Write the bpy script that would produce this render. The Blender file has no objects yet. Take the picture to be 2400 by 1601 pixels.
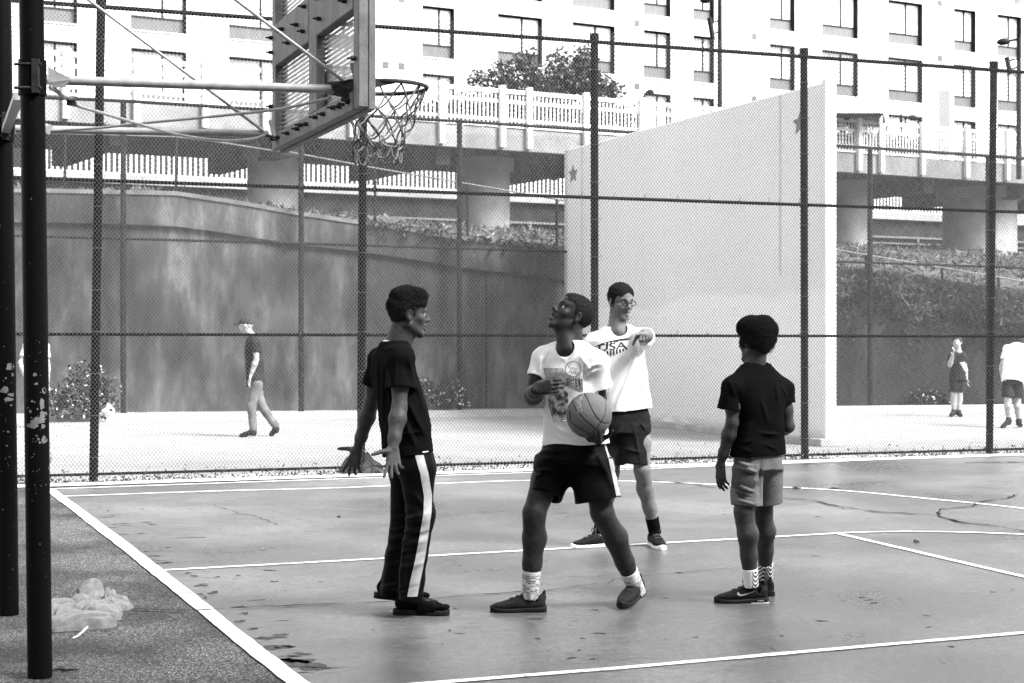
import bpy, bmesh, math, random
import numpy as np
from mathutils import Vector, Matrix, Euler
from mathutils.bvhtree import BVHTree
random.seed(7); RNG = np.random.default_rng(7)
SC = bpy.context.scene; COL = SC.collection

# ------------------------------------------------------------------ camera
F, CX, HY, CH = 3795.0, 1200.0, 780.0, 1.47      # focal length in photo pixels, centre column, horizon row, eye height
cam = bpy.data.cameras.new('camera'); camo = bpy.data.objects.new('camera', cam); COL.objects.link(camo)
camo.location = (0, 0, CH); camo.rotation_euler = (math.pi/2, 0, 0)
cam.sensor_width = 36; cam.lens = F/2400*36; cam.shift_y = (HY-800.5)/2400
cam.clip_start = 0.1; cam.clip_end = 2000
cam.dof.use_dof = True; cam.dof.focus_distance = 8.9; cam.dof.aperture_fstop = 7.0
SC.camera = camo

# ------------------------------------------------------------------ light
SUN_EL = math.radians(43)
sh = Vector((0.85, -0.53, 0)).normalized()
SUN = Vector((sh.x*math.cos(SUN_EL), sh.y*math.cos(SUN_EL), math.sin(SUN_EL)))
w = bpy.data.worlds.new('World'); SC.world = w; w.use_nodes = True
nt = w.node_tree; bg = nt.nodes['Background']
sky = nt.nodes.new('ShaderNodeTexSky'); sky.sky_type = 'NISHITA'; sky.sun_disc = False
sky.sun_elevation = SUN_EL; sky.sun_rotation = math.atan2(SUN.x, SUN.y)
sky.air_density = 1.0; sky.dust_density = 3.0
bw = nt.nodes.new('ShaderNodeRGBToBW')
nt.links.new(sky.outputs[0], bw.inputs[0]); nt.links.new(bw.outputs[0], bg.inputs[0]); bg.inputs[1].default_value = 0.15
sl = bpy.data.lights.new('sun', 'SUN'); sl.energy = 2.05; sl.angle = math.radians(22.0); sl.color = (1, 1, 1)
slo = bpy.data.objects.new('sun', sl); COL.objects.link(slo)
slo.rotation_euler = SUN.to_track_quat('Z', 'Y').to_euler(); slo.location = SUN*60
SC.view_settings.view_transform = 'Standard'; SC.view_settings.look = 'None'
SC.view_settings.exposure = 2.48; SC.view_settings.gamma = 1.0
SC.render.engine = 'CYCLES'
SC.cycles.use_denoising = True; SC.cycles.denoising_input_passes = 'RGB_ALBEDO_NORMAL'; SC.cycles.denoising_prefilter = 'NONE'; SC.cycles.max_bounces = 5; SC.cycles.diffuse_bounces = 2
SC.cycles.use_adaptive_sampling = False; SC.cycles.sample_clamp_indirect = 2.0

# ------------------------------------------------------------------ helpers
def U(px, py, Y):                     # point seen at a photo pixel, at depth Y
    return Vector(((px-CX)/F*Y, Y, CH+(HY-py)/F*Y))
def G(px, py, z=0.0):                 # point on the ground seen at a photo pixel
    return U(px, py, F*(CH-z)/(py-HY))
def tag(o, label=None, cat=None, group=None, kind=None):
    for k, v in (('label', label), ('category', cat), ('group', group), ('kind', kind)):
        if v: o[k] = v
    return o
def empty(name, loc=(0, 0, 0), label=None, cat=None, group=None, kind=None):
    o = bpy.data.objects.new(name, None); COL.objects.link(o); o.location = loc; o.empty_display_size = 0.2
    return tag(o, label, cat, group, kind)
def link(name, me, parent=None):
    o = bpy.data.objects.new(name, me); COL.objects.link(o)
    if parent is not None: o.parent = parent; o.location = -Vector(parent.location) if parent.parent is None else -(Vector(parent.location)+Vector(parent.parent.location))
    return o
def mesh_np(name, V, Q, mat=None, smooth=False, nv=4):
    V = np.asarray(V, np.float32); Q = np.asarray(Q, np.int32).reshape(-1, nv)
    me = bpy.data.meshes.new(name)
    me.vertices.add(len(V)); me.vertices.foreach_set('co', V.ravel())
    me.loops.add(Q.size); me.loops.foreach_set('vertex_index', Q.ravel())
    me.polygons.add(len(Q)); me.polygons.foreach_set('loop_start', np.arange(0, Q.size, nv, dtype=np.int32))
    me.polygons.foreach_set('use_smooth', np.full(len(Q), smooth))
    me.update(calc_edges=True)
    if mat: me.materials.append(mat)
    return me

class MB:                             # collects shapes in world space; build() links them as one mesh object
    def __init__(s): s.v = []; s.f = []
    def add(s, vs, fs):
        n = len(s.v); s.v += [tuple(x) for x in vs]; s.f += [tuple(i+n for i in f) for f in fs]; return s
    def obox(s, c, ax, ay, az):       # centre and three half-axis vectors
        c, ax, ay, az = map(Vector, (c, ax, ay, az))
        vs = [c+a*ax+b*ay+d*az for d in (-1, 1) for b in (-1, 1) for a in (-1, 1)]
        fs = [(0, 2, 3, 1), (4, 5, 7, 6), (0, 1, 5, 4), (2, 6, 7, 3), (0, 4, 6, 2), (1, 3, 7, 5)]
        if ax.cross(ay).dot(az) < 0: fs = [f[::-1] for f in fs]
        return s.add(vs, fs)
    def box(s, x0, x1, y0, y1, z0, z1):
        return s.obox(((x0+x1)/2, (y0+y1)/2, (z0+z1)/2), ((x1-x0)/2, 0, 0), (0, (y1-y0)/2, 0), (0, 0, (z1-z0)/2))
    def tube(s, pts, r, n=8, cap=True):
        pts = [Vector(p) for p in pts]; rs = r if isinstance(r, (list, tuple)) else [r]*len(pts)
        rings = []; up = Vector((0, 0, 1)); prev = None
        for i, p in enumerate(pts):
            t = (pts[min(i+1, len(pts)-1)]-pts[max(i-1, 0)]).normalized()
            if prev is None:
                a = t.cross(up)
                if a.length < 0.05: a = t.cross(Vector((1, 0, 0)))
            else: a = prev-t*prev.dot(t)
            a.normalize(); prev = a; b = t.cross(a)
            rings.append([p+rs[i]*(a*math.cos(2*math.pi*k/n)+b*math.sin(2*math.pi*k/n)) for k in range(n)])
        vs = [v for q in rings for v in q]; fs = []
        for i in range(len(rings)-1):
            for k in range(n):
                k2 = (k+1) % n; fs.append((i*n+k, i*n+k2, (i+1)*n+k2, (i+1)*n+k))
        if cap: fs += [tuple(range(n))[::-1], tuple(range((len(rings)-1)*n, len(rings)*n))]
        return s.add(vs, fs)
    def prism(s, poly, d):            # planar polygon pushed along d
        p = [Vector(q) for q in poly]; d = Vector(d); n = len(p)
        return s.add(p+[q+d for q in p], [tuple(range(n))[::-1], tuple(range(n, 2*n))]+[(i, (i+1) % n, n+(i+1) % n, n+i) for i in range(n)])
    def build(s, name, mat, parent=None, smooth=False, bevel=0):
        me = bpy.data.meshes.new(name); me.from_pydata(s.v, [], s.f)
        if mat: me.materials.append(mat)
        if bevel or smooth is not False:
            pass
        me.update()
        bm = bmesh.new(); bm.from_mesh(me); bmesh.ops.recalc_face_normals(bm, faces=bm.faces)
        if bevel: bmesh.ops.bevel(bm, geom=list(bm.edges), offset=bevel, segments=1, affect='EDGES')
        bm.to_mesh(me); bm.free()
        if smooth:
            me.polygons.foreach_set('use_smooth', np.full(len(me.polygons), True))
            try: me.set_sharp_from_angle(angle=math.radians(40))
            except Exception: pass
        return link(name, me, parent)

# ------------------------------------------------------------------ materials (the photograph is black and white: greys only)
def g3(v): return (v, v, v, 1)
def mat(name, v, v2=None, rough=0.6, scale=8.0, bump=0.0, bscale=None, spec=0.5, metal=0.0, detail=6, stretch=None, contrast=(0.35, 0.65), sss=0):
    m = bpy.data.materials.new(name); m.use_nodes = True; t = m.node_tree; b = t.nodes['Principled BSDF']
    b.inputs['Base Color'].default_value = g3(v); b.inputs['Roughness'].default_value = rough; b.inputs['Metallic'].default_value = metal
    b.inputs['Specular IOR Level'].default_value = spec*(0.16 if v < 0.05 else 1.0)      # dark cloth, paint and rubber are dull
    if sss: b.inputs['Subsurface Weight'].default_value = sss; b.inputs['Subsurface Radius'].default_value = (0.01, 0.01, 0.01)
    tc = t.nodes.new('ShaderNodeTexCoord'); co = tc.outputs['Object']
    if stretch:
        mp = t.nodes.new('ShaderNodeMapping'); mp.inputs['Scale'].default_value = stretch; t.links.new(co, mp.inputs[0]); co = mp.outputs[0]
    if v2 is not None:
        n = t.nodes.new('ShaderNodeTexNoise'); n.inputs['Scale'].default_value = scale; n.inputs['Detail'].default_value = detail; n.inputs['Roughness'].default_value = 0.6
        r = t.nodes.new('ShaderNodeValToRGB'); r.color_ramp.elements[0].position, r.color_ramp.elements[1].position = contrast
        r.color_ramp.elements[0].color = g3(v); r.color_ramp.elements[1].color = g3(v2)
        t.links.new(co, n.inputs[0]); t.links.new(n.outputs[0], r.inputs[0]); t.links.new(r.outputs[0], b.inputs['Base Color'])
    if bump:
        n2 = t.nodes.new('ShaderNodeTexNoise'); n2.inputs['Scale'].default_value = bscale or scale*3; n2.inputs['Detail'].default_value = 4
        bp = t.nodes.new('ShaderNodeBump'); bp.inputs['Strength'].default_value = bump; bp.inputs['Distance'].default_value = 0.01
        t.links.new(co, n2.inputs[0]); t.links.new(n2.outputs[0], bp.inputs['Height']); t.links.new(bp.outputs[0], b.inputs['Normal'])
    return m
def nodes(m): return m.node_tree, m.node_tree.nodes['Principled BSDF']
def N(t, typ, **kw):
    n = t.nodes.new('ShaderNode'+typ)
    for k, v in kw.items():
        if k.startswith('i_'):
            n.inputs[int(k[2:]) if k[2:].isdigit() else k[2:]].default_value = v
        else: setattr(n, k, v)
    return n
def ramp(t, src, stops):
    r = t.nodes.new('ShaderNodeValToRGB'); e = r.color_ramp.elements
    while len(e) < len(stops): e.new(0.5)
    for k, (p, v) in enumerate(stops): e[k].position = p; e[k].color = g3(v)
    t.links.new(src, r.inputs[0]); return r.outputs[0]
def mixv(t, fac, a, b):               # mix two greys (sockets or numbers)
    m = t.nodes.new('ShaderNodeMix'); m.data_type = 'RGBA'
    for sock, val in ((m.inputs[0], fac), (m.inputs[6], a), (m.inputs[7], b)):
        if isinstance(val, (int, float)):
            sock.default_value = val if sock is m.inputs[0] else g3(val)
        else: t.links.new(val, sock)
    return m.outputs[2]
# ------------------------------------------------------------------ ground
TH = math.radians(22.0)
E1 = Vector((math.cos(TH), math.sin(TH), 0)); E2 = Vector((-math.sin(TH), math.cos(TH), 0))   # along the lane, along the baseline
BL0 = G(367, 1340)                                                                           # baseline meets the far lane line
def CT(a, b, z=0.0): return BL0+E1*a+E2*b+Vector((0, 0, z))                                   # court coordinates

def asphalt_mat():
    m = mat('worn asphalt', 0.05, rough=0.85, spec=0.4); t, b = nodes(m)
    tc = N(t, 'TexCoord').outputs['Object']
    v = N(t, 'TexVoronoi', i_Scale=150.0); t.links.new(tc, v.inputs['Vector'])
    st = ramp(t, v.outputs['Color'], [(0.2, 0.008), (0.55, 0.042), (0.97, 0.30)])
    n = N(t, 'TexNoise', i_Scale=1.1, i_Detail=7.0, i_Roughness=0.65); t.links.new(tc, n.inputs[0])
    big = ramp(t, n.outputs[0], [(0.38, 0.25), (0.6, 1.1)])
    mul = N(t, 'Mix', data_type='RGBA', blend_type='MULTIPLY', i_0=1.0); t.links.new(st, mul.inputs[6]); t.links.new(big, mul.inputs[7])
    t.links.new(mul.outputs[2], b.inputs['Base Color'])
    bp = N(t, 'Bump', i_Strength=0.7, i_Distance=0.006); t.links.new(v.outputs['Distance'], bp.inputs['Height']); t.links.new(bp.outputs[0], b.inputs['Normal'])
    return m
def court_mat():                      # grey acrylic paint over asphalt: scuffed, streaked, worn through to the stone in blots near the baseline
    m = mat('painted court', 0.2, rough=0.5, spec=0.5); t, b = nodes(m)
    tc = N(t, 'TexCoord').outputs['Object']
    n1 = N(t, 'TexNoise', i_Scale=0.42, i_Detail=8.0, i_Roughness=0.62); t.links.new(tc, n1.inputs[0])
    base = ramp(t, n1.outputs[0], [(0.30, 0.038), (0.45, 0.080), (0.55, 0.115), (0.70, 0.17)])
    grit = N(t, 'TexNoise', i_Scale=170.0, i_Detail=2.0); t.links.new(tc, grit.inputs[0])
    grit2 = N(t, 'TexNoise', i_Scale=26.0, i_Detail=7.0, i_Roughness=0.85); t.links.new(tc, grit2.inputs[0])
    gs = N(t, 'Math', operation='MULTIPLY_ADD', i_1=0.6); t.links.new(grit2.outputs[0], gs.inputs[0]); t.links.new(N_fac(t, grit.outputs[0], 0.4), gs.inputs[2])
    gr = ramp(t, gs.outputs[0], [(0.36, 0.25), (0.46, 0.85), (0.54, 1.15), (0.64, 1.9)])
    mu = N(t, 'Mix', data_type='RGBA', blend_type='MULTIPLY', i_0=1.0); t.links.new(base, mu.inputs[6]); t.links.new(gr, mu.inputs[7])
    mp = N(t, 'Mapping'); mp.inputs['Rotation'].default_value = (0, 0, -TH); mp.inputs['Scale'].default_value = (1.6, 5.0, 1); t.links.new(tc, mp.inputs[0])
    sc = N(t, 'TexNoise', i_Scale=3.4, i_Detail=6.0, i_Roughness=0.7); t.links.new(mp.outputs[0], sc.inputs[0])
    scuff = ramp(t, sc.outputs[0], [(0.565, 0.0), (0.61, 1.0)])
    fl = N(t, 'TexNoise', i_Scale=9.0, i_Detail=5.0, i_Roughness=0.7, noise_dimensions='4D', i_W=3.0); t.links.new(mp.outputs[0], fl.inputs['Vector'])
    c0 = mixv(t, N_fac(t, ramp(t, fl.outputs[0], [(0.585, 0.0), (0.64, 1.0)]), 0.6), mu.outputs[2], 0.035)
    c1 = mixv(t, N_fac(t, scuff, 0.6), c0, 0.05)
    sc2 = N(t, 'TexNoise', i_Scale=5.1, i_Detail=6.0, i_Roughness=0.7, noise_dimensions='4D', i_W=5.0); t.links.new(mp.outputs[0], sc2.inputs['Vector'])
    pale = ramp(t, sc2.outputs[0], [(0.62, 0.0), (0.70, 1.0)])
    c2 = mixv(t, N_fac(t, pale, 0.4), c1, 0.38)
    at = N(t, 'Attribute', attribute_name='wear')
    wn = N(t, 'TexNoise', i_Scale=2.6, i_Detail=7.0, i_Roughness=0.55, noise_dimensions='4D', i_W=9.0); t.links.new(mp.outputs[0], wn.inputs['Vector'])
    ad = N(t, 'Math', operation='ADD'); t.links.new(at.outputs['Fac'], ad.inputs[0]); t.links.new(wn.outputs[0], ad.inputs[1])
    worn = ramp(t, ad.outputs[0], [(0.86, 0.0), (0.89, 1.0)])
    vo = N(t, 'TexVoronoi', i_Scale=150.0); t.links.new(tc, vo.inputs['Vector'])
    stone = ramp(t, vo.outputs['Color'], [(0.3, 0.025), (0.95, 0.10)])
    c3 = mixv(t, worn, c2, stone)
    t.links.new(c3, b.inputs['Base Color'])
    ro = ramp(t, n1.outputs[0], [(0.35, 0.26), (0.7, 0.42)]); t.links.new(ro, b.inputs['Roughness'])
    bp = N(t, 'Bump', i_Strength=0.35, i_Distance=0.004); t.links.new(grit.outputs[0], bp.inputs['Height']); t.links.new(bp.outputs[0], b.inputs['Normal'])
    return m
def N_fac(t, sock, k):
    m = N(t, 'Math', operation='MULTIPLY', i_1=k); t.links.new(sock, m.inputs[0]); return m.outputs[0]
def paint_mat():                      # white line paint, chipped
    m = mat('white line paint', 0.8, rough=0.55); t, b = nodes(m)
    tc = N(t, 'TexCoord').outputs['Object']
    n = N(t, 'TexNoise', i_Scale=26.0, i_Detail=8.0, i_Roughness=0.75); t.links.new(tc, n.inputs[0])
    n2 = N(t, 'TexNoise', i_Scale=1.6, i_Detail=3.0); t.links.new(tc, n2.inputs[0])
    ad = N(t, 'Math', operation='ADD'); t.links.new(n.outputs[0], ad.inputs[0]); t.links.new(N_fac(t, n2.outputs[0], 0.35), ad.inputs[1])
    t.links.new(ramp(t, ad.outputs[0], [(0.53, 0.16), (0.60, 0.62), (0.8, 0.8)]), b.inputs['Base Color'])
    return m
M_ASPH, M_COURT, M_PAINT = asphalt_mat(), court_mat(), paint_mat()
M_CONC = mat('pale concrete', 0.235, 0.31, rough=0.8, scale=0.8, bump=0.1, bscale=30)  # the pale grey is the concrete's own tone
M_KERB = mat('concrete kerb', 0.33, 0.52, rough=0.85, scale=3, bump=0.3, bscale=40)

def sheet(name, pts, z, m, kind='structure', nx=1, ny=1):
    a, b_, c, d = [Vector((p[0], p[1], z)) for p in pts]; V = []; Q = []
    for j in range(ny+1):
        for i in range(nx+1):
            u, v = i/nx, j/ny; V.append((a*(1-u)+b_*u)*(1-v)+(d*(1-u)+c*u)*v)
    for j in range(ny):
        for i in range(nx): k = j*(nx+1)+i; Q.append((k, k+1, k+nx+2, k+nx+1))
    o = link(name, mesh_np(name, V, Q, m)); tag(o, kind=kind); return o
g = sheet('ground', [(-400, -200), (400, -200), (400, 500), (-400, 500)], 0.0, M_ASPH)
# near court, painted, from the baseline to the right
FA = G(219, 1131); FB = G(2319, 1065); FD = (FB-FA).normalized(); FN = Vector((FD.y, -FD.x, 0))      # front fence line, FN points to the camera
Cc = Vector((-4.33, 15.16, 0))
pA = CT(0.0, -9); pD = CT(0.0, (Cc-BL0).dot(E2)+0.05)
fr = FA+FN*0.42
cs = sheet('court_surface', [CT(0, -9), CT(24, -9), pD+E1*24, pD], 0.004, M_COURT, nx=60, ny=60)
wa = cs.data.attributes.new('wear', 'FLOAT', 'POINT')
vals = []
for v in cs.data.vertices:
    q = v.co-BL0; a, b_ = q.dot(E1), q.dot(E2)
    vals.append(0.34*math.exp(-abs(a-0.1)/0.42)*(1 if b_ < 1.5 else 0.55) + 0.20*math.exp(-((a-6.2)**2+(b_+1.2)**2)/2.2) + 0.12*math.exp(-((a-2.6)**2/3+(b_+3.2)**2)/0.8) - 0.02)
wa.data.foreach_set('value', vals)
# pale ground by and beyond the fence
sheet('fence_footing', [FA-FD*14+FN*0.36, FB+FD*16+FN*0.36, FB+FD*16-FN*0.30, FA-FD*14-FN*0.30], 0.009, M_KERB)
WA = U(110, 985, 27.2); WB = U(1960, 965, 30.2); WA.z = WB.z = 0; WD = (WB-WA).normalized(); WN = Vector((WD.y, -WD.x, 0))   # retaining wall line
sheet('far_playground', [FA-FD*30-FN*0.30, FB+FD*30-FN*0.30, WB+WD*30, WA-WD*30], 0.004, M_CONC)

def ribbon(name, pts, w, z, m, wob=0.0, step=0.12, closed=False, kind='structure'):
    P = [Vector((p[0], p[1], 0)) for p in pts]; S = []
    for a, b_ in zip(P[:-1], P[1:]):
        n = max(1, int((b_-a).length/step))
        S += [a.lerp(b_, k/n) for k in range(n)]
    S.append(P[-1]); V = []; Q = []; ph = random.random()*9
    for i, p in enumerate(S):
        t_ = (S[min(i+1, len(S)-1)]-S[max(i-1, 0)]).normalized(); nn = Vector((-t_.y, t_.x, 0))
        o = wob*(math.sin(i*0.31+ph)*0.6+math.sin(i*0.083+ph*2)*0.9); e = wob*0.8
        ww = w if not callable(w) else w(i/len(S))
        V += [p+nn*(ww/2+o+random.uniform(-e, e)), p-nn*(ww/2-o+random.uniform(-e, e))]
        if i: Q.append((2*i-2, 2*i-1, 2*i+1, 2*i))
    V = [(v.x, v.y, z) for v in V]
    o = link(name, mesh_np(name, V, Q, m)); tag(o, kind=kind); return o
def smooth_path(ps, n=10):
    ps = [Vector((p[0], p[1], 0)) for p in ps]; out = []
    for i in range(len(ps)-1):
        p0, p1, p2, p3 = ps[max(i-1, 0)], ps[i], ps[i+1], ps[min(i+2, len(ps)-1)]
        for k in range(n):
            t_ = k/n; out.append(0.5*((2*p1)+(p2-p0)*t_+(2*p0-5*p1+4*p2-p3)*t_*t_+(3*p1-p0-3*p2+p3)*t_**3))
    out.append(ps[-1]); return out
ZL = 0.0085
FT = G(1960, 1252.5); FTd = (G(2400, 1355)-FT).normalized()
ribbon('court_line', [Cc+(BL0-Cc).normalized()*-0.02, BL0, CT(0, -3.66), CT(0, -9)], 0.092, ZL, M_PAINT, 0.004)
ribbon('court_line', [Cc+E1*0.05, G(800, 1124), G(1600, 1097), G(2400, 1066)], 0.06, ZL, M_PAINT, 0.004)
ribbon('court_line', smooth_path([G(146, 1165), G(500, 1153), G(800, 1145), G(1194, 1129), G(1450, 1129), G(1674, 1137), G(1950, 1150), G(2180, 1171), G(2400, 1194), G(2700, 1235)]), 0.055, ZL, M_PAINT, 0.004)
ribbon('court_line', [BL0+E1*0.05, G(700, 1322), G(1100, 1300), FT], 0.052, ZL, M_PAINT, 0.004)
ribbon('court_line', [G(740, 1628), G(1062, 1600), G(1500, 1565), G(2000, 1521), G(2400, 1486), G(2700, 1459)], 0.052, ZL, M_PAINT, 0.004)
ribbon('court_line', [FT, FT+FTd*3.66], 0.055, ZL+0.001, M_PAINT, 0.004)
cc = FT+FTd*1.83
arc = [cc+1.83*(FTd*-math.cos(a)+Vector((-FTd.y, FTd.x, 0))*math.sin(a)) for a in [math.pi*k/40 for k in range(41)]]
ribbon('court_line', arc, 0.05, ZL+0.002, M_PAINT, 0.003)
# cracks
M_CRACK = mat('dirt filled crack', 0.012, 0.02, rough=0.95, scale=20)
def crack(pts, w=0.012):
    P = [G(*p) for p in pts]; Q = []
    for a, b_ in zip(P[:-1], P[1:]):
        n = max(2, int((b_-a).length/0.09)); t_ = (b_-a).normalized(); nn = Vector((-t_.y, t_.x, 0))
        Q += [a.lerp(b_, k/n)+nn*random.uniform(-0.018, 0.018) for k in range(n)]
    Q.append(P[-1]); ribbon('court_crack', Q, lambda s, ph=random.random()*6: w*(0.85+0.35*math.sin(s*23+ph)+0.3*math.sin(s*61+ph*2))*random.uniform(0.85, 1.15), 0.0115, M_CRACK, 0.0, 0.05)
crack([(300, 1432), (449, 1434), (560, 1430), (700, 1422), (920, 1414), (1005, 1407), (1160, 1395), (1240, 1388)], 0.017)
crack([(1270, 1390), (1350, 1378), (1420, 1371), (1440, 1362), (1560, 1348), (1700, 1336), (1840, 1330)], 0.008)
crack([(1300, 1357), (1400, 1355), (1500, 1341)], 0.006)
crack([(1830, 1169), (1900, 1175), (1970, 1190), (2050, 1202), (2200, 1210), (2240, 1225), (2330, 1235), (2400, 1248)], 0.028)
crack([(2200, 1210), (2200, 1196), (2280, 1190), (2290, 1180), (2360, 1170), (2385, 1160)], 0.022)
crack([(1530, 1127), (1620, 1137), (1680, 1146)], 0.02)
crack([(2260, 1086), (2400, 1085)], 0.06)
crack([(500, 1186), (560, 1205), (600, 1212), (650, 1232)], 0.008)
# scuffs and spots where the court paint is rubbed through to dark asphalt
M_SCUFF = mat('bare dark asphalt spot', 0.028, 0.07, rough=0.9, scale=60, contrast=(0.4, 0.6), spec=1.5)
def scuffs():
    g = np.random.default_rng(21); bm = bmesh.new()
    def spot(p, L, W, ang, n=11):
        d = Vector((math.cos(ang), math.sin(ang), 0)); nn = Vector((-d.y, d.x, 0)); ph = g.random(3)*6; vs = []
        for a in np.linspace(0, 2*math.pi, n, endpoint=False):
            k = 1+.30*math.sin(2*a+ph[0])+.22*math.sin(3*a+ph[1])+.2*math.sin(5*a+ph[2])+g.uniform(-.15, .15); vs.append(bm.verts.new(Vector((p.x, p.y, 0.0062))+d*L*k*math.cos(a)+nn*W*k*math.sin(a)))
        bm.faces.new(vs)
    for px, py, a, b_ in ((705, 1560, 60, 16), (670, 1550, 30, 10), (735, 1570, 26, 9), (632, 1497, 30, 7), (660, 1490, 16, 4), (640, 1545, 16, 4), (595, 1476, 10, 5), (575, 1440, 10, 6), (560, 1425, 16, 5), (500, 1391, 12, 8), (470, 1375, 14, 6), (455, 1352, 9, 5), (440, 1345, 8, 4), (395, 1285, 9, 3), (330, 1252, 8, 3), (690, 1540, 14, 4), (1390, 1547, 7, 3), (1260, 1500, 9, 3), (1560, 1404, 5, 2), (2020, 1402, 8, 3), (2230, 1518, 9, 2.5), (2170, 1445, 9, 2)):
        p = G(px, py); k = p.y/F; spot(p, a*k, b_*k*2.2, g.normal(0.1, .15), 15)
    for q in range(170):
        px = g.uniform(150, 2450); py = 1130+430*g.random()**.8; p = G(px, py); r = (p-BL0); 
        if r.dot(E1) < .1: continue
        spot(p, g.gamma(1.3, .010), g.gamma(1.3, .005), g.normal(0.15, .5), 9)
    for q in range(70):
        b0 = g.uniform(-3.8, 4.5); p = CT(.07+g.exponential(.10), b0); spot(p, g.gamma(1.5, .018), g.gamma(1.5, .010), g.normal(.1, .3), 11)
    me = bpy.data.meshes.new('court_scuffs'); bm.to_mesh(me); bm.free(); me.materials.append(M_SCUFF); tag(link('court_scuffs', me), kind='stuff')
scuffs()
# bits on the ground
M_LEAF = mat('dry leaf', 0.05, 0.09, rough=0.9, scale=30)
def twig(px, py, L, a, name='fallen_leaf', label=None):
    p = G(px, py); d = Vector((math.cos(a), math.sin(a), 0)); nn = Vector((-d.y, d.x, 0)); mb = MB(); pts = []
    for k in range(5):
        u = k/4-0.5; pts.append(p+d*L*u+nn*0.01*math.sin(k*2.1)+Vector((0, 0, 0.012+0.004*math.sin(k))))
    mb.tube(pts, [0.004, 0.010, 0.012, 0.009, 0.003], 5)
    o = mb.build(name, M_LEAF); tag(o, label, 'leaf' if 'leaf' in name else 'twig'); return o
twig(1868, 1146, 0.09, 0.1, label='dark dry leaf beyond the curved line, left of a pair')
twig(1958, 1148, 0.12, -0.1, label='dark dry leaf beyond the curved line, right of a pair')
twig(153, 1574, 0.12, 0.25, 'twig', 'short dark twig on the asphalt at the pole foot')
twig(795, 1214, 0.035, 2.4, label='tiny dark leaf alone on the court left of the players')
twig(2148, 1273, 0.04, -0.3, label='tiny dark leaf inside the free throw circle')
# ------------------------------------------------------------------ fences
M_GALV = mat('galvanised wire', 0.08, rough=0.45, metal=0.3)
M_FPOST = mat('black fence tube', 0.003, 0.008, rough=0.6, scale=14, bump=0.2, spec=0.2)
M_FPOST2 = mat('dark grey fence tube', 0.008, 0.025, rough=0.55, scale=10, spec=0.3)
def wire_mesh(name, A, D, L, z0, z1, w, h, r, Nrm, parent, seg=1, z1b=None):
    """woven chain link wires from A along D; cells w wide and h high; seg>1 lays straight diagonals instead"""
    V = []; Q = []; up = np.array((0, 0, 1.0)); A = np.array(A, float); D = np.array(D, float); Nn = np.array(Nrm, float)
    if seg == 1:
        n = int(L/(w/2)); k = int((z1-z0)/(h/2)); j = np.arange(k+1)
        for i in range(n):
            top = z1
            s = (i+((j+i) % 2))*(w/2); z = z0+j*h/2; dep = np.where((j+i) % 2 == 0, r*0.9, -r*0.9)
            c = A+np.outer(s, D)+np.outer(z, up)+np.outer(dep, Nn)
            b = len(V)*3*(k+1) if False else i*3*(k+1)
            ring = np.stack([c+D*r, c-D*r*0.5+Nn*r*0.87, c-D*r*0.5-Nn*r*0.87], 1).reshape(-1, 3); V.append(ring)
            o = b+np.arange(k)*3
            for a_, b_ in ((0, 1), (1, 2), (2, 0)): Q.append(np.stack([o+a_, o+b_, o+3+b_, o+3+a_], 1))
        V = np.concatenate(V); Q = np.concatenate(Q)
    else:
        H = z1-z0; run = H*w/h; step = w; vs = []; qs = []; cnt = 0
        for sgn in (1, -1):
            m = int((L+run)/step)
            for i in range(m):
                s0 = -run+i*step if sgn > 0 else i*step
                npts = max(2, int(H/(seg*h)))
                zz = np.linspace(0, H, npts+1); ss = s0+sgn*zz*w/h
                ok = (ss >= 0) & (ss <= L)
                if ok.sum() < 2: continue
                ss = ss[ok]; zz = zz[ok]
                c = A+np.outer(ss, D)+np.outer(z0+zz, up)+Nn*r*0.8*sgn
                ring = np.stack([c+D*r, c-D*r*0.5+Nn*r*0.87, c-D*r*0.5-Nn*r*0.87], 1).reshape(-1, 3); vs.append(ring)
                o = cnt+np.arange(len(ss)-1)*3
                for a_, b_ in ((0, 1), (1, 2), (2, 0)): qs.append(np.stack([o+a_, o+b_, o+3+b_, o+3+a_], 1))
                cnt += 3*len(ss)
        V = np.concatenate(vs); Q = np.concatenate(qs)
    o = link(name, mesh_np(name, V, Q, M_GALV, True), parent); tag(o, kind='stuff'); return o

# front fence between the two courts
fence = empty('chain_link_fence', FA, 'tall chain link fence with dark posts behind the players', 'fence')
FL = 21.0; F0 = FA-FD*4.0
wire_mesh('wire_mesh', F0+FN*0.052, FD, 18.2, 0.0, 4.78, 0.038, 0.047, 0.0026, FN, fence)
post_px = [(237, 219), (852, 846), (1393, 1394), (1884, 1886), (2329, 2319)]
def on_line(px, A, D):                                   # where the sight column px crosses a ground line
    u = (px-CX)/F; t_ = (u*A.y-A.x)/(D.x-u*D.y); return A+D*t_
for tpx, bpx in post_px:
    b_ = on_line(bpx, FA, FD); t_ = on_line(tpx, FA, FD); t_.z = 4.72
    mb = MB(); mb.tube([b_, t_], 0.043, 14); mb.tube([t_-Vector((0, 0, 0.05)), t_+Vector((0, 0, 0.03))], 0.052, 14)
    mb.build('post', M_FPOST, fence, True)
    tm = MB()
    for k in range(11):
        z = 0.25+k*0.41; c = b_.lerp(t_, z/4.72); ring = [c+0.050*(FD*math.cos(a)+FN*math.sin(a)) for a in np.linspace(0, 6.28, 13)]
        tm.tube(ring, 0.0035, 4); tm.tube([c+FD*0.06, c+FD*0.085+Vector((0, 0, 0.02))], 0.0025, 4)
    tag(tm.build('tie_wire', M_GALV, fence), kind='stuff')
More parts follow.
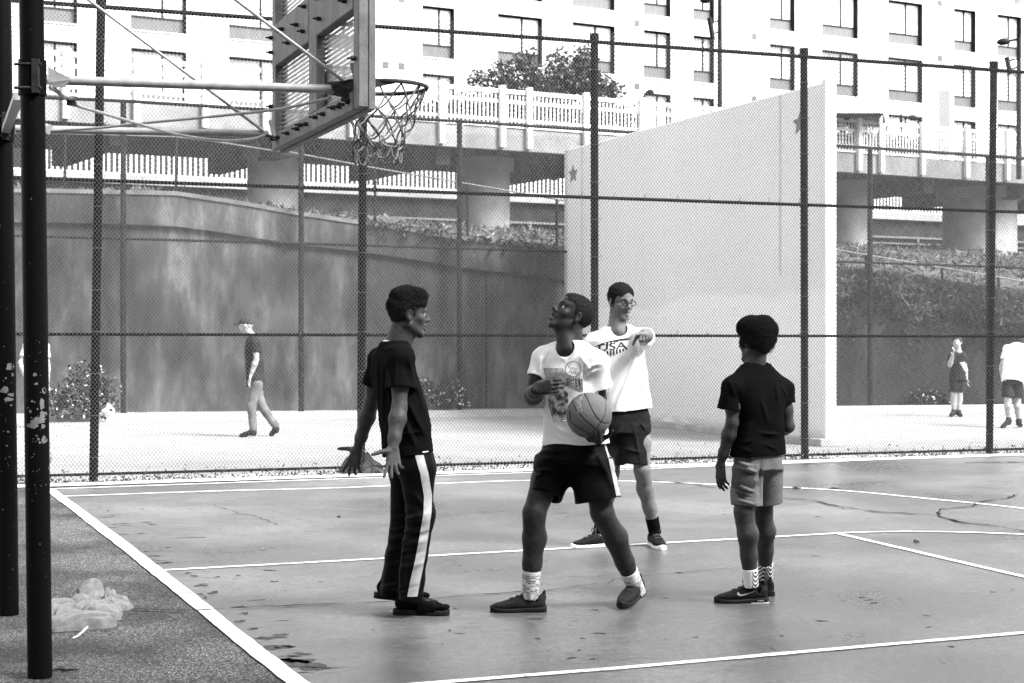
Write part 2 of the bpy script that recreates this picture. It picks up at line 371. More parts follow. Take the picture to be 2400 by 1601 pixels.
for z, r in ((0.075, 0.014), (1.445, 0.016), (2.955, 0.019), (4.66, 0.022)):
    mb = MB(); mb.tube([F0+FN*0.03+Vector((0, 0, z+0.02)), FA+FN*0.03+FD*7+Vector((0, 0, z-0.01)), FA+FN*0.03+FD*17+Vector((0, 0, z-0.03))], r, 10)
    mb.build('rail', M_FPOST, fence, True)
    tm = MB()
    for k in range(46):
        c = F0+FN*0.03+FD*(0.2+k*0.39)+Vector((0, 0, z)); a0 = random.uniform(-0.02, 0.02)
        ring = [c+(r+0.006)*(Vector((0, 0, 1))*math.cos(a)+FN*math.sin(a))+FD*a0*math.cos(a) for a in np.linspace(0, 5.6, 10)]
        tm.tube(ring, 0.003, 4); tm.tube([ring[0], ring[0]+Vector((random.uniform(-.02, .02), 0, 0.035))], 0.0025, 4); tm.tube([ring[-1], ring[-1]+Vector((random.uniform(-.02, .02), 0, -0.04))], 0.0025, 4)
    tag(tm.build('tie_wire', M_GALV, fence), kind='stuff')

# weeds under the front fence
def leaf_cloud(pts, size, mat_, name, parent=None, flat=0.0, aspect=0.5):
    """one small bent leaf per point"""
    pts = np.asarray(pts, float); n = len(pts)
    d = RNG.normal(size=(n, 3)); d[:, 2] = d[:, 2]*(1-flat)+flat*0.2; d /= np.linalg.norm(d, axis=1)[:, None]
    e = np.cross(d, RNG.normal(size=(n, 3))); e /= np.linalg.norm(e, axis=1)[:, None]
    s = (size*RNG.uniform(0.6, 1.4, n))[:, None]; nn = np.cross(d, e)
    V = np.stack([pts-d*s*0.5, pts+e*s*aspect*0.5+nn*s*0.1, pts+d*s*0.5, pts-e*s*aspect*0.5+nn*s*0.1], 1).reshape(-1, 3)
    Q = np.arange(4*n).reshape(-1, 4)
    return link(name, mesh_np(name, V, Q, mat_), parent)
M_WEED = mat('weeds', 0.03, 0.09, rough=0.8, scale=9)
M_LEAVES = mat('leaves', 0.015, 0.07, rough=0.6, scale=2.5)
pts = []
for k in range(6000):
    s = RNG.uniform(0, 17)*1.0; dens = 0.5+0.5*math.sin(s*3.1)*math.sin(s*1.3+1)
    if RNG.random() > 0.25+0.6*dens: continue
    p = F0+FD*s+FN*RNG.uniform(-0.09, 0.10); pts.append((p.x, p.y, RNG.gamma(1.2, 0.028)+0.008))
o = leaf_cloud(pts, 0.032, M_WEED, 'weeds'); tag(o, kind='stuff')

# ------------------------------------------------------------------ handball wall
def wall_paint():
    m = mat('white wall paint', 0.78, rough=0.7); t, b = nodes(m)
    tc = N(t, 'TexCoord').outputs['Object']
    n = N(t, 'TexNoise', i_Scale=0.5, i_Detail=4.0); t.links.new(tc, n.inputs[0])
    sp = N(t, 'SeparateXYZ'); t.links.new(tc, sp.inputs[0])
    n2 = N(t, 'TexNoise', i_Scale=0.35, i_Detail=2.0); t.links.new(tc, n2.inputs[0])
    ad = N(t, 'Math', operation='MULTIPLY_ADD', i_1=1.2, i_2=0.0); t.links.new(n2.outputs[0], ad.inputs[0])
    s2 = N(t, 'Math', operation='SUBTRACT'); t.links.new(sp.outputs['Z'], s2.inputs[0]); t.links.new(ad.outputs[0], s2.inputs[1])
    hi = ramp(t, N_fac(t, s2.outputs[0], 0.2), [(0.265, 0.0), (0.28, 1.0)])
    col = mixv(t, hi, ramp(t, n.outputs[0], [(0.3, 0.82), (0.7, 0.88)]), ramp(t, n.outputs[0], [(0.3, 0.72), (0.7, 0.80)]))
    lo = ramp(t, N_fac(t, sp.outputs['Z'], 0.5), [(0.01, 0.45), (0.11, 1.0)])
    n3 = N(t, 'TexNoise', i_Scale=3.0, i_Detail=5.0); t.links.new(tc, n3.inputs[0])
    dirt = N(t, 'Math', operation='MAXIMUM'); t.links.new(lo, dirt.inputs[0]); t.links.new(ramp(t, n3.outputs[0], [(0.45, 0.55), (0.6, 1.0)]), dirt.inputs[1])
    mu = N(t, 'Mix', data_type='RGBA', blend_type='MULTIPLY', i_0=1.0); t.links.new(col, mu.inputs[6]); t.links.new(dirt.outputs[0], mu.inputs[7])
    t.links.new(mu.outputs[2], b.inputs['Base Color']); return m
M_HB = wall_paint(); M_LINE = mat('grey painted line', 0.56, 0.66, rough=0.7, scale=4); M_STAR = mat('dark painted star', 0.12, 0.22, rough=0.7, scale=12)
HA = Vector((4.03, 21.05, 0)); HB = Vector((.93, 28.85, 0)); HD = (HB-HA).normalized(); HN = Vector((-HD.y, HD.x, 0))     # HN: face side, to the left
if HN.x > 0: HN = -HN
HL = (HB-HA).length; HH = 4.72
hb = empty('handball_wall', HA, 'tall white painted handball wall standing behind the chain link fence', 'wall')
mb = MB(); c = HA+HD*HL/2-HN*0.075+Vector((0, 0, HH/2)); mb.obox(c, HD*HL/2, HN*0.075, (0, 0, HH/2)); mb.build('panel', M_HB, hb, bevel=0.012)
mb = MB(); mb.obox(HA-HD*0.05-HN*0.075+Vector((0, 0, HH/2+0.02)), HD*0.045, HN*0.085, (0, 0, HH/2+0.02)); mb.build('end_post', M_HB, hb, bevel=0.01)
mb = MB(); mb.obox(HA+HD*HL/2-HN*0.075+Vector((0, 0, 0.05)), HD*(HL/2+0.2), HN*0.22, (0, 0, 0.05)); mb.build('footing', M_KERB, hb, bevel=0.01)
def hbp(u, z, off=0.004): return HA+HD*u+HN*off+Vector((0, 0, z))
mb = MB()
for (u0, u1, z0, z1) in ((1.02, 1.07, 2.25, 4.70), (HL-0.80, HL-0.75, 0.1, 4.7)):
    mb.prism([hbp(u0, z0), hbp(u1, z0), hbp(u1, z1), hbp(u0, z1)], HN*0.002)
mb.build('painted_line', M_LINE, hb)
for u, z in ((0.52, 4.26), (HL-0.40, 4.26)):
    P = []
    for k in range(10):
        a = math.pi/2+k*math.pi/5; r = 0.17 if k % 2 == 0 else 0.08
        P.append(hbp(u+r*math.cos(a)*1.2, z+r*math.sin(a)))
    MB().prism(P, HN*0.003).build('painted_star', M_STAR, hb)

# ------------------------------------------------------------------ retaining wall, far fence
def stained():
    m = mat('stained concrete', 0.16, rough=0.85); t, b = nodes(m)
    tc = N(t, 'TexCoord').outputs['Object']
    mp = N(t, 'Mapping'); mp.inputs['Scale'].default_value = (1.3, 1.3, 0.42); t.links.new(tc, mp.inputs[0])
    n = N(t, 'TexNoise', i_Scale=2.2, i_Detail=7.0, i_Roughness=0.65); t.links.new(mp.outputs[0], n.inputs[0])
    a = ramp(t, n.outputs[0], [(0.34, 0.016), (0.5, 0.042), (0.66, 0.10)])
    n2 = N(t, 'TexNoise', i_Scale=0.32, i_Detail=5.0); t.links.new(tc, n2.inputs[0])
    bl = ramp(t, n2.outputs[0], [(0.40, 0.4), (0.60, 1.6)])
    mu = N(t, 'Mix', data_type='RGBA', blend_type='MULTIPLY', i_0=1.0); t.links.new(a, mu.inputs[6]); t.links.new(bl, mu.inputs[7])
    sp = N(t, 'SeparateXYZ'); t.links.new(tc, sp.inputs[0])
    xr = ramp(t, N(t, 'MapRange', i_1=-8.0, i_2=9.0).outputs[0], [(0, 1), (1, 1)])
    mr = N(t, 'MapRange', i_1=-8.0, i_2=10.0); t.links.new(sp.outputs['X'], mr.inputs[0])
    side = ramp(t, mr.outputs[0], [(0.0, 1.9), (0.3, 1.6), (0.5, 1.1), (0.8, 0.5), (1.0, 0.45)])     # paler to the left, darker to the right
    m2 = N(t, 'Mix', data_type='RGBA', blend_type='MULTIPLY', i_0=1.0); t.links.new(mu.outputs[2], m2.inputs[6]); t.links.new(side, m2.inputs[7])
    t.links.new(m2.outputs[2], b.inputs['Base Color'])
    bp = N(t, 'Bump', i_Strength=0.3, i_Distance=0.02); t.links.new(n.outputs[0], bp.inputs['Height']); t.links.new(bp.outputs[0], b.inputs['Normal'])
    return m
M_RET = stained(); M_COPE = mat('pale coping concrete', 0.14, 0.24, rough=0.8, scale=3)
rw = empty('retaining_wall', WA, 'long stained concrete retaining wall behind the far playground, top sloping down', 'wall')
def wpt(px, py, off=0.0):
    p = on_line(px, WA, WD); return Vector((p.x, p.y, CH+(HY-py)/F*p.y))-WN*off
top_px = [(-900, 446), (104, 453), (413, 459), (578, 484), (688, 504), (841, 527), (948, 542), (1073, 563), (1320, 588), (1640, 615), (1955, 640), (2089, 656), (2309, 690), (2700, 740)]
low_px = [(-900, 517), (104, 522), (287, 526), (431, 532), (598, 558), (713, 577), (841, 590), (948, 606), (1097, 630), (1320, 655), (1955, 705), (2700, 800)]
def interp(tab, x): return float(np.interp(x, [a for a, _ in tab], [b for _, b in tab]))
xs = [-900, -300, 104, 250, 413, 500, 578, 688, 841, 948, 1073, 1200, 1320, 1500, 1640, 1800, 1955, 2089, 2200, 2309, 2500, 2700]
mb = MB(); mp_ = MB(); mc = MB()
for x0, x1 in zip(xs[:-1], xs[1:]):
    a0 = on_line(x0, WA, WD); a1 = on_line(x1, WA, WD)
    l0 = wpt(x0, interp(low_px, x0)); l1 = wpt(x1, interp(low_px, x1)); t0 = wpt(x0, interp(top_px, x0)); t1 = wpt(x1, interp(top_px, x1))
    mb.prism([a0, a1, l1, l0], -WN*0.45)
    f = WN*0.09
    mp_.prism([l0+f, l1+f, t1+f, t0+f], -WN*0.5)
    mc.prism([t0+f*1.3, t1+f*1.3, t1+f*1.3+Vector((0, 0, 0.07)), t0+f*1.3+Vector((0, 0, 0.07))], -WN*0.56)
mb.build('wall_body', M_RET, rw); mp_.build('parapet', M_RET, rw); mc.build('coping', M_COPE, rw)
MB().obox((WA+WB)/2+WN*0.25+Vector((0, 0, 0.06)), WD*26, WN*0.25, (0, 0, 0.06)).build('kerb', M_KERB, rw)
# faint pour joints
mj = MB()
for px in (1140,):
    p = on_line(px, WA, WD)+WN*0.002; z = wpt(px, interp(low_px, px)).z
    mj.obox(p+Vector((0, 0, z/2)), WD*0.012, WN*0.003, (0, 0, z/2-0.03))
mj.build('joint', M_CRACK, rw)
# far fence
ff = empty('chain_link_fence', WA, 'second chain link fence in front of the stained retaining wall', 'fence')
FO = WN*0.32
def fpt(px, py): p = on_line(px, WA+FO, WD); return Vector((p.x, p.y, CH+(HY-py)/F*p.y))
for px, py in ((-60, 212), (289, 235), (706, 258), (1077, 281), (1480, 306), (2039, 347), (2316, 363)):
    t_ = fpt(px, py); MB().tube([(t_.x, t_.y, 0.1), t_], 0.048, 10).build('post', M_FPOST2, ff, True)
for pts_, r in (([(-700, 195), (289, 237), (1077, 285), (2039, 347), (2700, 392)], 0.03), ([(-700, 532), (105, 555), (698, 571), (1320, 590), (1954, 613), (2311, 625), (2700, 640)], 0.022), ([(-700, 990), (240, 979), (1400, 962), (2000, 952), (2700, 938)], 0.022)):
    MB().tube([fpt(*p)+WN*0.02 for p in pts_], r, 8).build('rail', M_FPOST2, ff, True)
WL0 = WA+FO+WN*0.05-WD*3.0
wire_mesh('wire_mesh', WL0, WD, 22.0, 0.12, 4.95, 0.042, 0.052, 0.0024, WN, ff, seg=5)

# rail with posts running down the wall top
hr = empty('hand_railing', WA, 'thin pipe railing sloping down along the retaining wall top', 'railing')
def hpt(px, py): p = on_line(px, WA-WN*0.18, WD); return Vector((p.x, p.y, CH+(HY-py)/F*p.y))
M_PIPE = mat('weathered pipe', 0.10, 0.18, rough=0.5, scale=12, metal=0.3)
top_r = [(-700, 300), (104, 312), (413, 321), (505, 332), (631, 352), (680, 357), (879, 394), (1096, 431), (1305, 467), (1640, 530), (1954, 584), (2132, 615), (2400, 660), (2700, 700)]
MB().tube([hpt(*p) for p in top_r], 0.015, 8).build('rail', M_PIPE, hr, True)
for px in (-120, 152, 413, 706, 879, 1096, 1305, 2030, 2208, 2340):
    t_ = hpt(px, interp(top_r, px)); b_ = hpt(px, interp(top_px, px)+(10 if px < 1900 else 60)); MB().tube([b_, t_], 0.026, 8).build('post', M_FPOST2, hr, True)

# ------------------------------------------------------------------ bridge
BA = math.radians(29.8); BD = Vector((math.cos(BA), math.sin(BA), 0)); BN = Vector((BD.y, -BD.x, 0)); B0 = Vector((0, 42.0, 0))
def bpt(px, py, off=0.0):             # on the bridge's front plane (off metres behind it)
    p = on_line(px, B0-BN*off, BD); return Vector((p.x, p.y, CH+(HY-py)/F*p.y))
ZB, ZT = 6.22, 6.72                   # deck underside and top
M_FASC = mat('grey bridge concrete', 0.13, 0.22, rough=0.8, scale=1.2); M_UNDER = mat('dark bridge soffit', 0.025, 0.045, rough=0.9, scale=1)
M_PIER = mat('pier concrete', 0.26, 0.40, rough=0.85, scale=1.5, bump=0.2)
M_WHITE = mat('white painted steel', 0.66, rough=0.45)
br = empty('footbridge', B0, 'concrete footbridge on round piers crossing behind the playground', 'bridge')
Lb, Rb = -30, 42
def bl(t_, off=0.0, z=0.0): return B0+BD*t_-BN*off+Vector((0, 0, z))
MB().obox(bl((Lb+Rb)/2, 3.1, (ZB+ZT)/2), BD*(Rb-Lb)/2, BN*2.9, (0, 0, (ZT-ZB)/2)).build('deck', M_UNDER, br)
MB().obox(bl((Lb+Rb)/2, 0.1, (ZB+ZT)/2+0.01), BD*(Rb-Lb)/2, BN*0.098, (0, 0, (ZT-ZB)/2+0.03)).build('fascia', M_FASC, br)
for t_ in np.arange(Lb+3, Rb, 4.2): MB().obox(bl(t_, 3.1, ZB-0.22), BD*0.2, BN*2.7, (0, 0, 0.22)).build('cross_beam', M_UNDER, br)
for px0, px1 in ((578, 700), (1082, 1192), (1955, 2026), (2228, 2362)):
    a = bpt(px0, 0, 2.4); b_ = bpt(px1, 0, 2.4); a.z = b_.z = 0; wdt = (b_-a).length; cxy = (a+b_)/2
    MB().tube([cxy, cxy+Vector((0, 0, ZB-.35)), cxy+Vector((0, 0, ZB-.34)), cxy+Vector((0, 0, ZB-.002))], [wdt*.46, wdt*.46, wdt*.54, wdt*.54], 32).build('pier', M_PIER, br, True)

def picket_me(name, wdt, dep, h):
    m_ = MB().obox((0, 0, h/2), BD*wdt/2, BN*dep/2, (0, 0, h/2)); me = bpy.data.meshes.new(name); me.from_pydata(m_.v, [], m_.f); me.materials.append(M_WHITE); return me
def place(name, me, parent, p):
    o = bpy.data.objects.new(name, me); COL.objects.link(o); o.parent = parent; o.location = Vector(p)-Vector(parent.location); return o
# upper picket fence along the deck edge
uf = empty('picket_fence', B0+Vector((0, 0, ZT)), 'white steel picket fence along the footbridge deck edge', 'fence')
zt = lambda px: bpt(px, 110+0.0926*(px-99)).z
ZR = 7.76
def rail(t0, t1, z, h, nm='rail', off=0.0): MB().obox(bl((t0+t1)/2, off, z), BD*(t1-t0)/2, BN*0.035, (0, 0, h/2)).build(nm, M_WHITE, uf)
for z, h in ((ZR-0.045, 0.11), (ZR-0.31, 0.085), (6.98, 0.075), (6.815, 0.06)): rail(Lb, Rb, z, h)
me = picket_me('picket', 0.040, 0.03, 0.62); posts_t = []
for px in (-10, 152, 318, 478, 620, 822, 1032, 1174, 1237, 1370, 1500, 1700, 2010, 2062, 2158, 2262, 2357, 2460):
    p = bpt(px, 0); posts_t.append((p-B0).dot(BD))
    MB().obox(bl(posts_t[-1], -0.075, (ZB+0.03+ZR+0.09)/2), BD*0.075, BN*0.07, (0, 0, (ZR+0.06-ZB)/2)).build('post', M_WHITE, uf, bevel=0.01)
t0 = (bpt(-30, 0)-B0).dot(BD); t1 = (bpt(2430, 0)-B0).dot(BD)
stub = picket_me('spacer', 0.038, 0.028, 0.14); blk = picket_me('spacer', 0.06, 0.03, 0.14)
for k, t_ in enumerate(np.arange(t0, t1, 0.118)):
    if min(abs(t_-q) for q in posts_t) < 0.09: continue
    place('picket', me, uf, bl(t_, 0, 6.97+0.04)); place('spacer', stub, uf, bl(t_, 0, 6.83))
    if k % 14 == 7: place('spacer', blk, uf, bl(t_, 0, ZR-0.26))

# lower railing and wall behind the bridge
Z2 = empty('picket_railing', Vector((0, 56, 6)), 'white picket railing on a pale kerb seen under the footbridge', 'railing')
C0 = Vector((0, 56.0, 0))
def cl(t_, off=0.0, z=0.0): return C0+BD*t_-BN*off+Vector((0, 0, z))
for z, h in ((6.98, 0.09), (6.30, 0.06)): MB().obox(cl(6, 0, z), BD*46, BN*0.03, (0, 0, h/2)).build('rail', M_WHITE, Z2)
MB().obox(cl(6, 0.3, 6.13), BD*46, BN*0.34, (0, 0, 0.13)).build('kerb', M_CONC, Z2)
me = picket_me('picket', 0.07, 0.03, 0.66); 
def t_at(px): p = on_line(px, C0, BD); return (p-C0).dot(BD)
for seg_ in ((95, 585), (700, 1085), (1185, 1340), (1950, 2235), (2270, 2420)):
    for t_ in np.arange(t_at(seg_[0]), t_at(seg_[1]), 0.17): place('picket', me, Z2, cl(t_, 0, 6.32))
aw = empty('abutment_wall', Vector((0, 56.5, 0)), 'dark wall under the pale kerb behind the bridge piers', 'wall')
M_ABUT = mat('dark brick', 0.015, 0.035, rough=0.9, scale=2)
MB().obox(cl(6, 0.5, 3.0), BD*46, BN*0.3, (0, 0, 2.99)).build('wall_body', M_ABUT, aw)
MB().obox(cl(6, 1.3, 7.0), BD*46, BN*0.2, (0, 0, 1.0)).build('dark_backdrop', M_ABUT, aw)  # dark backdrop added behind the railing to darken the gaps under the deck
for z, h in ((5.30, 0.07), (5.05, 0.05), (4.6, 0.04)): MB().obox(cl(6, 0.1, z), BD*46, BN*0.03, (0, 0, h/2)).build('rail', M_PIPE, aw)
for t_ in np.arange(-20, 30, 2.6): MB().obox(cl(t_, 0.12, 4.9), BD*0.05, BN*0.03, (0, 0, 0.45)).build('rail_post', M_PIPE, aw)

# grassy slope between wall and bridge
M_SLOPE = mat('rough grass bank', 0.04, 0.12, rough=0.95, scale=1.4, bump=0.4)
nx, ny = 70, 16; V = []; Q = []; slope_h = {}
for j in range(ny+1):
    for i in range(nx+1):
        px = -500+i*(3300/nx); v = j/ny
        a = wpt(px, interp(top_px, px)+6, 0.4); tb = bpt(px, 0, 5.0); tb.z = 4.1
        p = a.lerp(tb, v); p.z = a.z+(4.3-a.z)*(v**0.75)+0.10*math.sin(px*0.02+j)*(1 if 0 < j else 0)+RNG.uniform(-0.04, 0.04)*(j > 0)
        V.append(p)
for j in range(ny):
    for i in range(nx): k = j*(nx+1)+i; Q.append((k, k+1, k+nx+2, k+nx+1))
tag(link('embankment', mesh_np('embankment', V, Q, M_SLOPE, True)), kind='structure')
Vn = np.array([tuple(v) for v in V]).reshape(ny+1, nx+1, 3); pts = []
for k in range(15000):
    i, j = RNG.integers(0, nx), RNG.integers(0, ny); u, v = RNG.random(2)
    p = Vn[j, i]*(1-u)*(1-v)+Vn[j, i+1]*u*(1-v)+Vn[j+1, i]*(1-u)*v+Vn[j+1, i+1]*u*v; p = p+np.array((0, 0, RNG.uniform(0, 0.14))); pts.append(p)
M_GRASS = mat('dry grass', 0.03, 0.20, rough=0.9, scale=1.2)
tag(leaf_cloud(pts, 0.22, M_GRASS, 'grass', aspect=0.22), kind='stuff')

# ------------------------------------------------------------------ plants
def lobes_cloud(lobes, n):
    out = []; wts = np.array([l[3]*l[4]*l[5] for l in lobes]); wts = wts/wts.sum()
    for (cx, cy, cz, rx, ry, rz), k in zip(lobes, RNG.multinomial(n, wts)):
        q = RNG.normal(size=(k, 3)); q /= np.linalg.norm(q, axis=1)[:, None]; q *= (RNG.random(k)**0.45)[:, None]
        out.append(q*np.array((rx, ry, rz))+np.array((cx, cy, cz)))
    return np.concatenate(out)
def plant(name, base, lobes, nleaf, size, m, label, cat, twig_r=0.05, M2=None):
    r = empty(name, base, label, cat); base = Vector(base)
    mb = MB()
    for l in lobes:
        c = Vector(l[:3]); mid = base.lerp(c, 0.55)+Vector((RNG.uniform(-.1, .1), 0, 0.1)); mb.tube([base, mid, c], [twig_r, twig_r*0.6, twig_r*0.2], 6)
        for k in range(4):
            q = c+Vector((RNG.uniform(-1, 1)*l[3], RNG.uniform(-1, 1)*l[4], RNG.uniform(-.3, 1)*l[5]))*0.8; mb.tube([mid.lerp(c, 0.5), q], [twig_r*0.3, twig_r*0.08], 5)
    mb.build('trunk', M_LEAF, r)
    leaf_cloud(lobes_cloud(lobes, nleaf), size, m, 'crown', r)
    if M2: leaf_cloud(lobes_cloud(lobes, nleaf//7), size*0.8, M2, 'blossom', r)
    return r
def lob(px, py, Y, rx, rz, dy=0): p = U(px, py, Y); return (p.x, p.y+dy, p.z, rx, rx*0.8, rz)
TY = 50.0
plant('small_tree', U(1300, 420, TY), [lob(1130, 190, TY, .5, .38), lob(1180, 175, TY, .55, .45), lob(1225, 155, TY, .5, .5), lob(1262, 185, TY, .6, .5), lob(1310, 150, TY, .45, .55), lob(1345, 185, TY, .7, .6), lob(1375, 140, TY, .4, .5), lob(1400, 205, TY, .6, .5), lob(1440, 215, TY, .4, .35), lob(1290, 215, TY, .8, .45), lob(1200, 215, TY, .7, .4), lob(1360, 128, TY, .3, .35), lob(1240, 130, TY, .25, .3), lob(1010, 275, TY, .8, .6), lob(1110, 265, TY, .9, .7), lob(1210, 270, TY, .9, .7), lob(1310, 275, TY, .9, .7), lob(1410, 285, TY, .9, .7), lob(1470, 290, TY, .5, .6), lob(980, 290, TY, .5, .5)], 12500, 0.15, M_LEAVES, 'leafy tree rising above the white picket fence before the windows', 'tree', 0.07)
M_BLOSS = mat('pale blossom', 0.6, 0.8, rough=0.7, scale=20)
BY = 26.6
plant('flowering_bush', U(215, 976, BY), [lob(150, 930, BY, .35, .28), lob(205, 900, BY, .42, .4), lob(185, 945, BY, .5, .28), lob(235, 935, BY, .3, .35), lob(120, 950, BY, .3, .25), lob(190, 865, BY, .2, .3), lob(262, 925, BY, .2, .3)], 1500, 0.075, M_LEAVES, 'bushy shrub with pale blossom at the retaining wall foot', 'bush', 0.02, M_BLOSS)
plant('low_plant', on_line(1040, WA+WN*0.12, WD)+Vector((0, 0, 0.1)), [lob(1020, 925, 28.2, .3, .22), lob(985, 905, 28.2, .25, .18), lob(1060, 915, 28.2, .28, .2), lob(1090, 935, 28.2, .2, .15)], 700, 0.08, M_LEAVES, 'straggling low plant at the wall foot left of the ball player', 'plant', 0.012, M_BLOSS)
plant('low_plant', on_line(2150, WA+WN*0.12, WD)+Vector((0, 0, 0.1)), [lob(2150, 935, 30.3, .25, .18), lob(2185, 925, 30.3, .2, .2), lob(2205, 940, 30.3, .2, .15)], 500, 0.08, M_LEAVES, 'straggling low plant at the wall foot beside the standing woman', 'plant', 0.012, M_BLOSS)
plant('shade_foliage', U(2040, 420, TY), [lob(1960, 335, TY, .7, .5), lob(2020, 338, TY, .7, .5), lob(2080, 345, TY, .7, .5), lob(2130, 352, TY, .5, .45), lob(1930, 330, TY, .6, .6)], 3600, 0.13, M_LEAVES, 'dark foliage added to stand in for the dark inside of the white shelter', 'shade_foliage', 0.04)  # leaves added behind the shelter to stand in for its shaded inside
# ivy over the right stretch of the wall
pts = []
for k in range(1300):
    px = RNG.uniform(1900, 2600); top = interp(top_px, px); y = top+45+RNG.exponential(40)+25*math.sin(px*.03); p = wpt(px, min(y, 930)); pts.append(p+WN*(0.1+RNG.uniform(0, 0.12)))
for k in range(700):
    px = RNG.uniform(860, 1330); top = interp(top_px, px); y = top+RNG.exponential(9)-10; p = wpt(px, y); pts.append(p+WN*(0.1+RNG.uniform(-0.2, 0.1)))
tag(leaf_cloud(pts, 0.11, M_LEAVES, 'ivy'), kind='stuff')
pts = []
for k in range(6000):
    px = RNG.uniform(1900, 2600); top = interp(top_px, px); y = top+RNG.exponential(22)-14; p = wpt(px, y); pts.append(p+WN*(0.08+RNG.uniform(0, 0.10)))
tag(leaf_cloud(pts, 0.16, M_GRASS, 'hanging_grass', aspect=0.2), kind='stuff')

# ------------------------------------------------------------------ apartment building
FAC = math.radians(29.5); AD = Vector((math.cos(FAC), math.sin(FAC), 0)); AN = Vector((AD.y, -AD.x, 0)); A0 = Vector((-3.8, 69.0, 0))
def al(s, off=0.0, z=0.0): return A0+AD*s-AN*off+Vector((0, 0, z))
def s_at(px): p = on_line(px, A0, AD); return (p-A0).dot(AD)
M_FAC = mat('pale facade brick', 0.42, 0.50, rough=0.85, scale=0.7)
M_FRAME = mat('dark frame and recess shade', 0.02, rough=0.5); M_PANE = mat('glass with painted sky glare', 0.42, 0.65, rough=0.08, scale=0.45)  # pale pane colour stands in for reflected sky
M_LOUV = mat('grey louvre panel', 0.05, 0.10, rough=0.6, scale=6, stretch=(8, 8, 0.4)); M_VENT = mat('vent grille', 0.06, rough=0.6); M_SILL = mat('pale sill', 0.7, rough=0.7)
bd = empty('apartment_building', al(0), 'long white apartment building with rows of recessed windows', 'building')
cols = [(58, 181), (307, 437), (537, 668), (735, 862), (990, 1065), (1167, 1271), (1342, 1441), (1509, 1572), (1625, 1674), (1804, 1863), (1927, 2011), (2082, 2162), (2236, 2287), (2338, 2394), (2452, 2520)]
cs_ = [(s_at(a), s_at(b_)) for a, b_ in cols]
rows = [(7.4+0.03, 9.63), (10.30, 12.53), (13.20, 15.43), (16.10, 18.33), (19.0, 21.23)]
S0, S1, TOPZ, RD = -34.0, 46.0, 23.5, 0.26
mw = MB(); zprev = 0.0
for z0, z1 in rows:
    mw.obox(al((S0+S1)/2, 0.2, (zprev+z0)/2), AD*(S1-S0)/2, AN*0.2, (0, 0, (z0-zprev)/2)); sp_ = S0
    for a, b_ in cs_+[(S1, S1)]:
        mw.obox(al((sp_+a)/2, 0.2, (z0+z1)/2), AD*(a-sp_)/2, AN*0.2, (0, 0, (z1-z0)/2)); sp_ = b_
    zprev = z1
mw.obox(al((S0+S1)/2, 0.2, (zprev+TOPZ)/2), AD*(S1-S0)/2, AN*0.2, (0, 0, (TOPZ-zprev)/2))
mw.obox(al((S0+S1)/2, 6.41, TOPZ/2), AD*(S1-S0)/2, AN*6.0, (0, 0, TOPZ/2)); mw.build('wall', M_FAC, bd)
mj = MB()
for z in (9.93, 12.83, 15.73, 18.63): mj.obox(al((S0+S1)/2, -0.003, z), AD*(S1-S0)/2, AN*0.004, (0, 0, 0.012))
mj.build('joint', M_LINE, bd)
for ri, (z0, z1) in enumerate(rows[:4]):
    for ci, (a, b_) in enumerate(cs_):
        wd_ = b_-a; m_ = a+wd_*0.60; zp = z0+0.62; o_ = RD
        wf = MB()
        for (s_, hw, zc, hz) in ((a+0.03, 0.03, (z0+z1)/2, (z1-z0)/2), (b_-0.03, 0.03, (z0+z1)/2, (z1-z0)/2), (m_, 0.035, (zp+z1)/2, (z1-zp)/2-0.001), ((a+b_)/2, wd_/2-0.06, z1-0.035, 0.035), ((a+b_)/2, wd_/2-0.06, zp, 0.03), ((a+b_)/2, wd_/2-0.06, z0+0.03, 0.03)):
            wf.obox(al(s_, o_, zc), AD*hw, AN*0.04, (0, 0, hz))
        wo = wf.build('window', M_FRAME, bd)
        for p0, p1 in ((a+0.06, m_-0.035), (m_+0.035, b_-0.06)):
            MB().obox(al((p0+p1)/2, o_+0.02, (zp+z1)/2), AD*((p1-p0)/2+0.004), AN*0.008, (0, 0, (z1-zp)/2-0.03)).build('pane', M_PANE, wo)
        MB().obox(al((a+b_)/2, o_+0.015, (zp+z0)/2), AD*(wd_/2-0.056), AN*0.012, (0, 0, (zp-z0)/2-0.02)).build('panel', M_LOUV, wo)
        rv = MB(); rv.obox(al(b_-0.006, 0.115, (z0+z1)/2), AD*0.006, AN*0.105, (0, 0, (z1-z0)/2-0.002)); rv.obox(al(a+0.006, 0.115, (z0+z1)/2), AD*0.006, AN*0.105, (0, 0, (z1-z0)/2-0.002)); rv.obox(al((a+b_)/2, 0.115, z1-0.008), AD*(wd_/2-0.013), AN*0.105, (0, 0, 0.006)); rv.build('recess_shade', M_FRAME, wo)  # near-black jamb and head liners carry the recess shade as colour
        MB().obox(al((a+b_)/2, 0.07, z0+0.012), AD*(wd_/2-0.002), AN*0.12, (0, 0, 0.024)).build('sill', M_SILL, wo)
for px, z in ((905, 15.6), (941, 15.6), (904, 12.75), (941, 12.75), (1493, 15.7), (1493, 12.8), (1768, 15.7), (1768, 12.7), (2203, 18.5), (2203, 15.65)):
    MB().obox(al(s_at(px), -0.01, z), AD*0.13, AN*0.02, (0, 0, 0.13)).build('vent', M_VENT, bd)
    
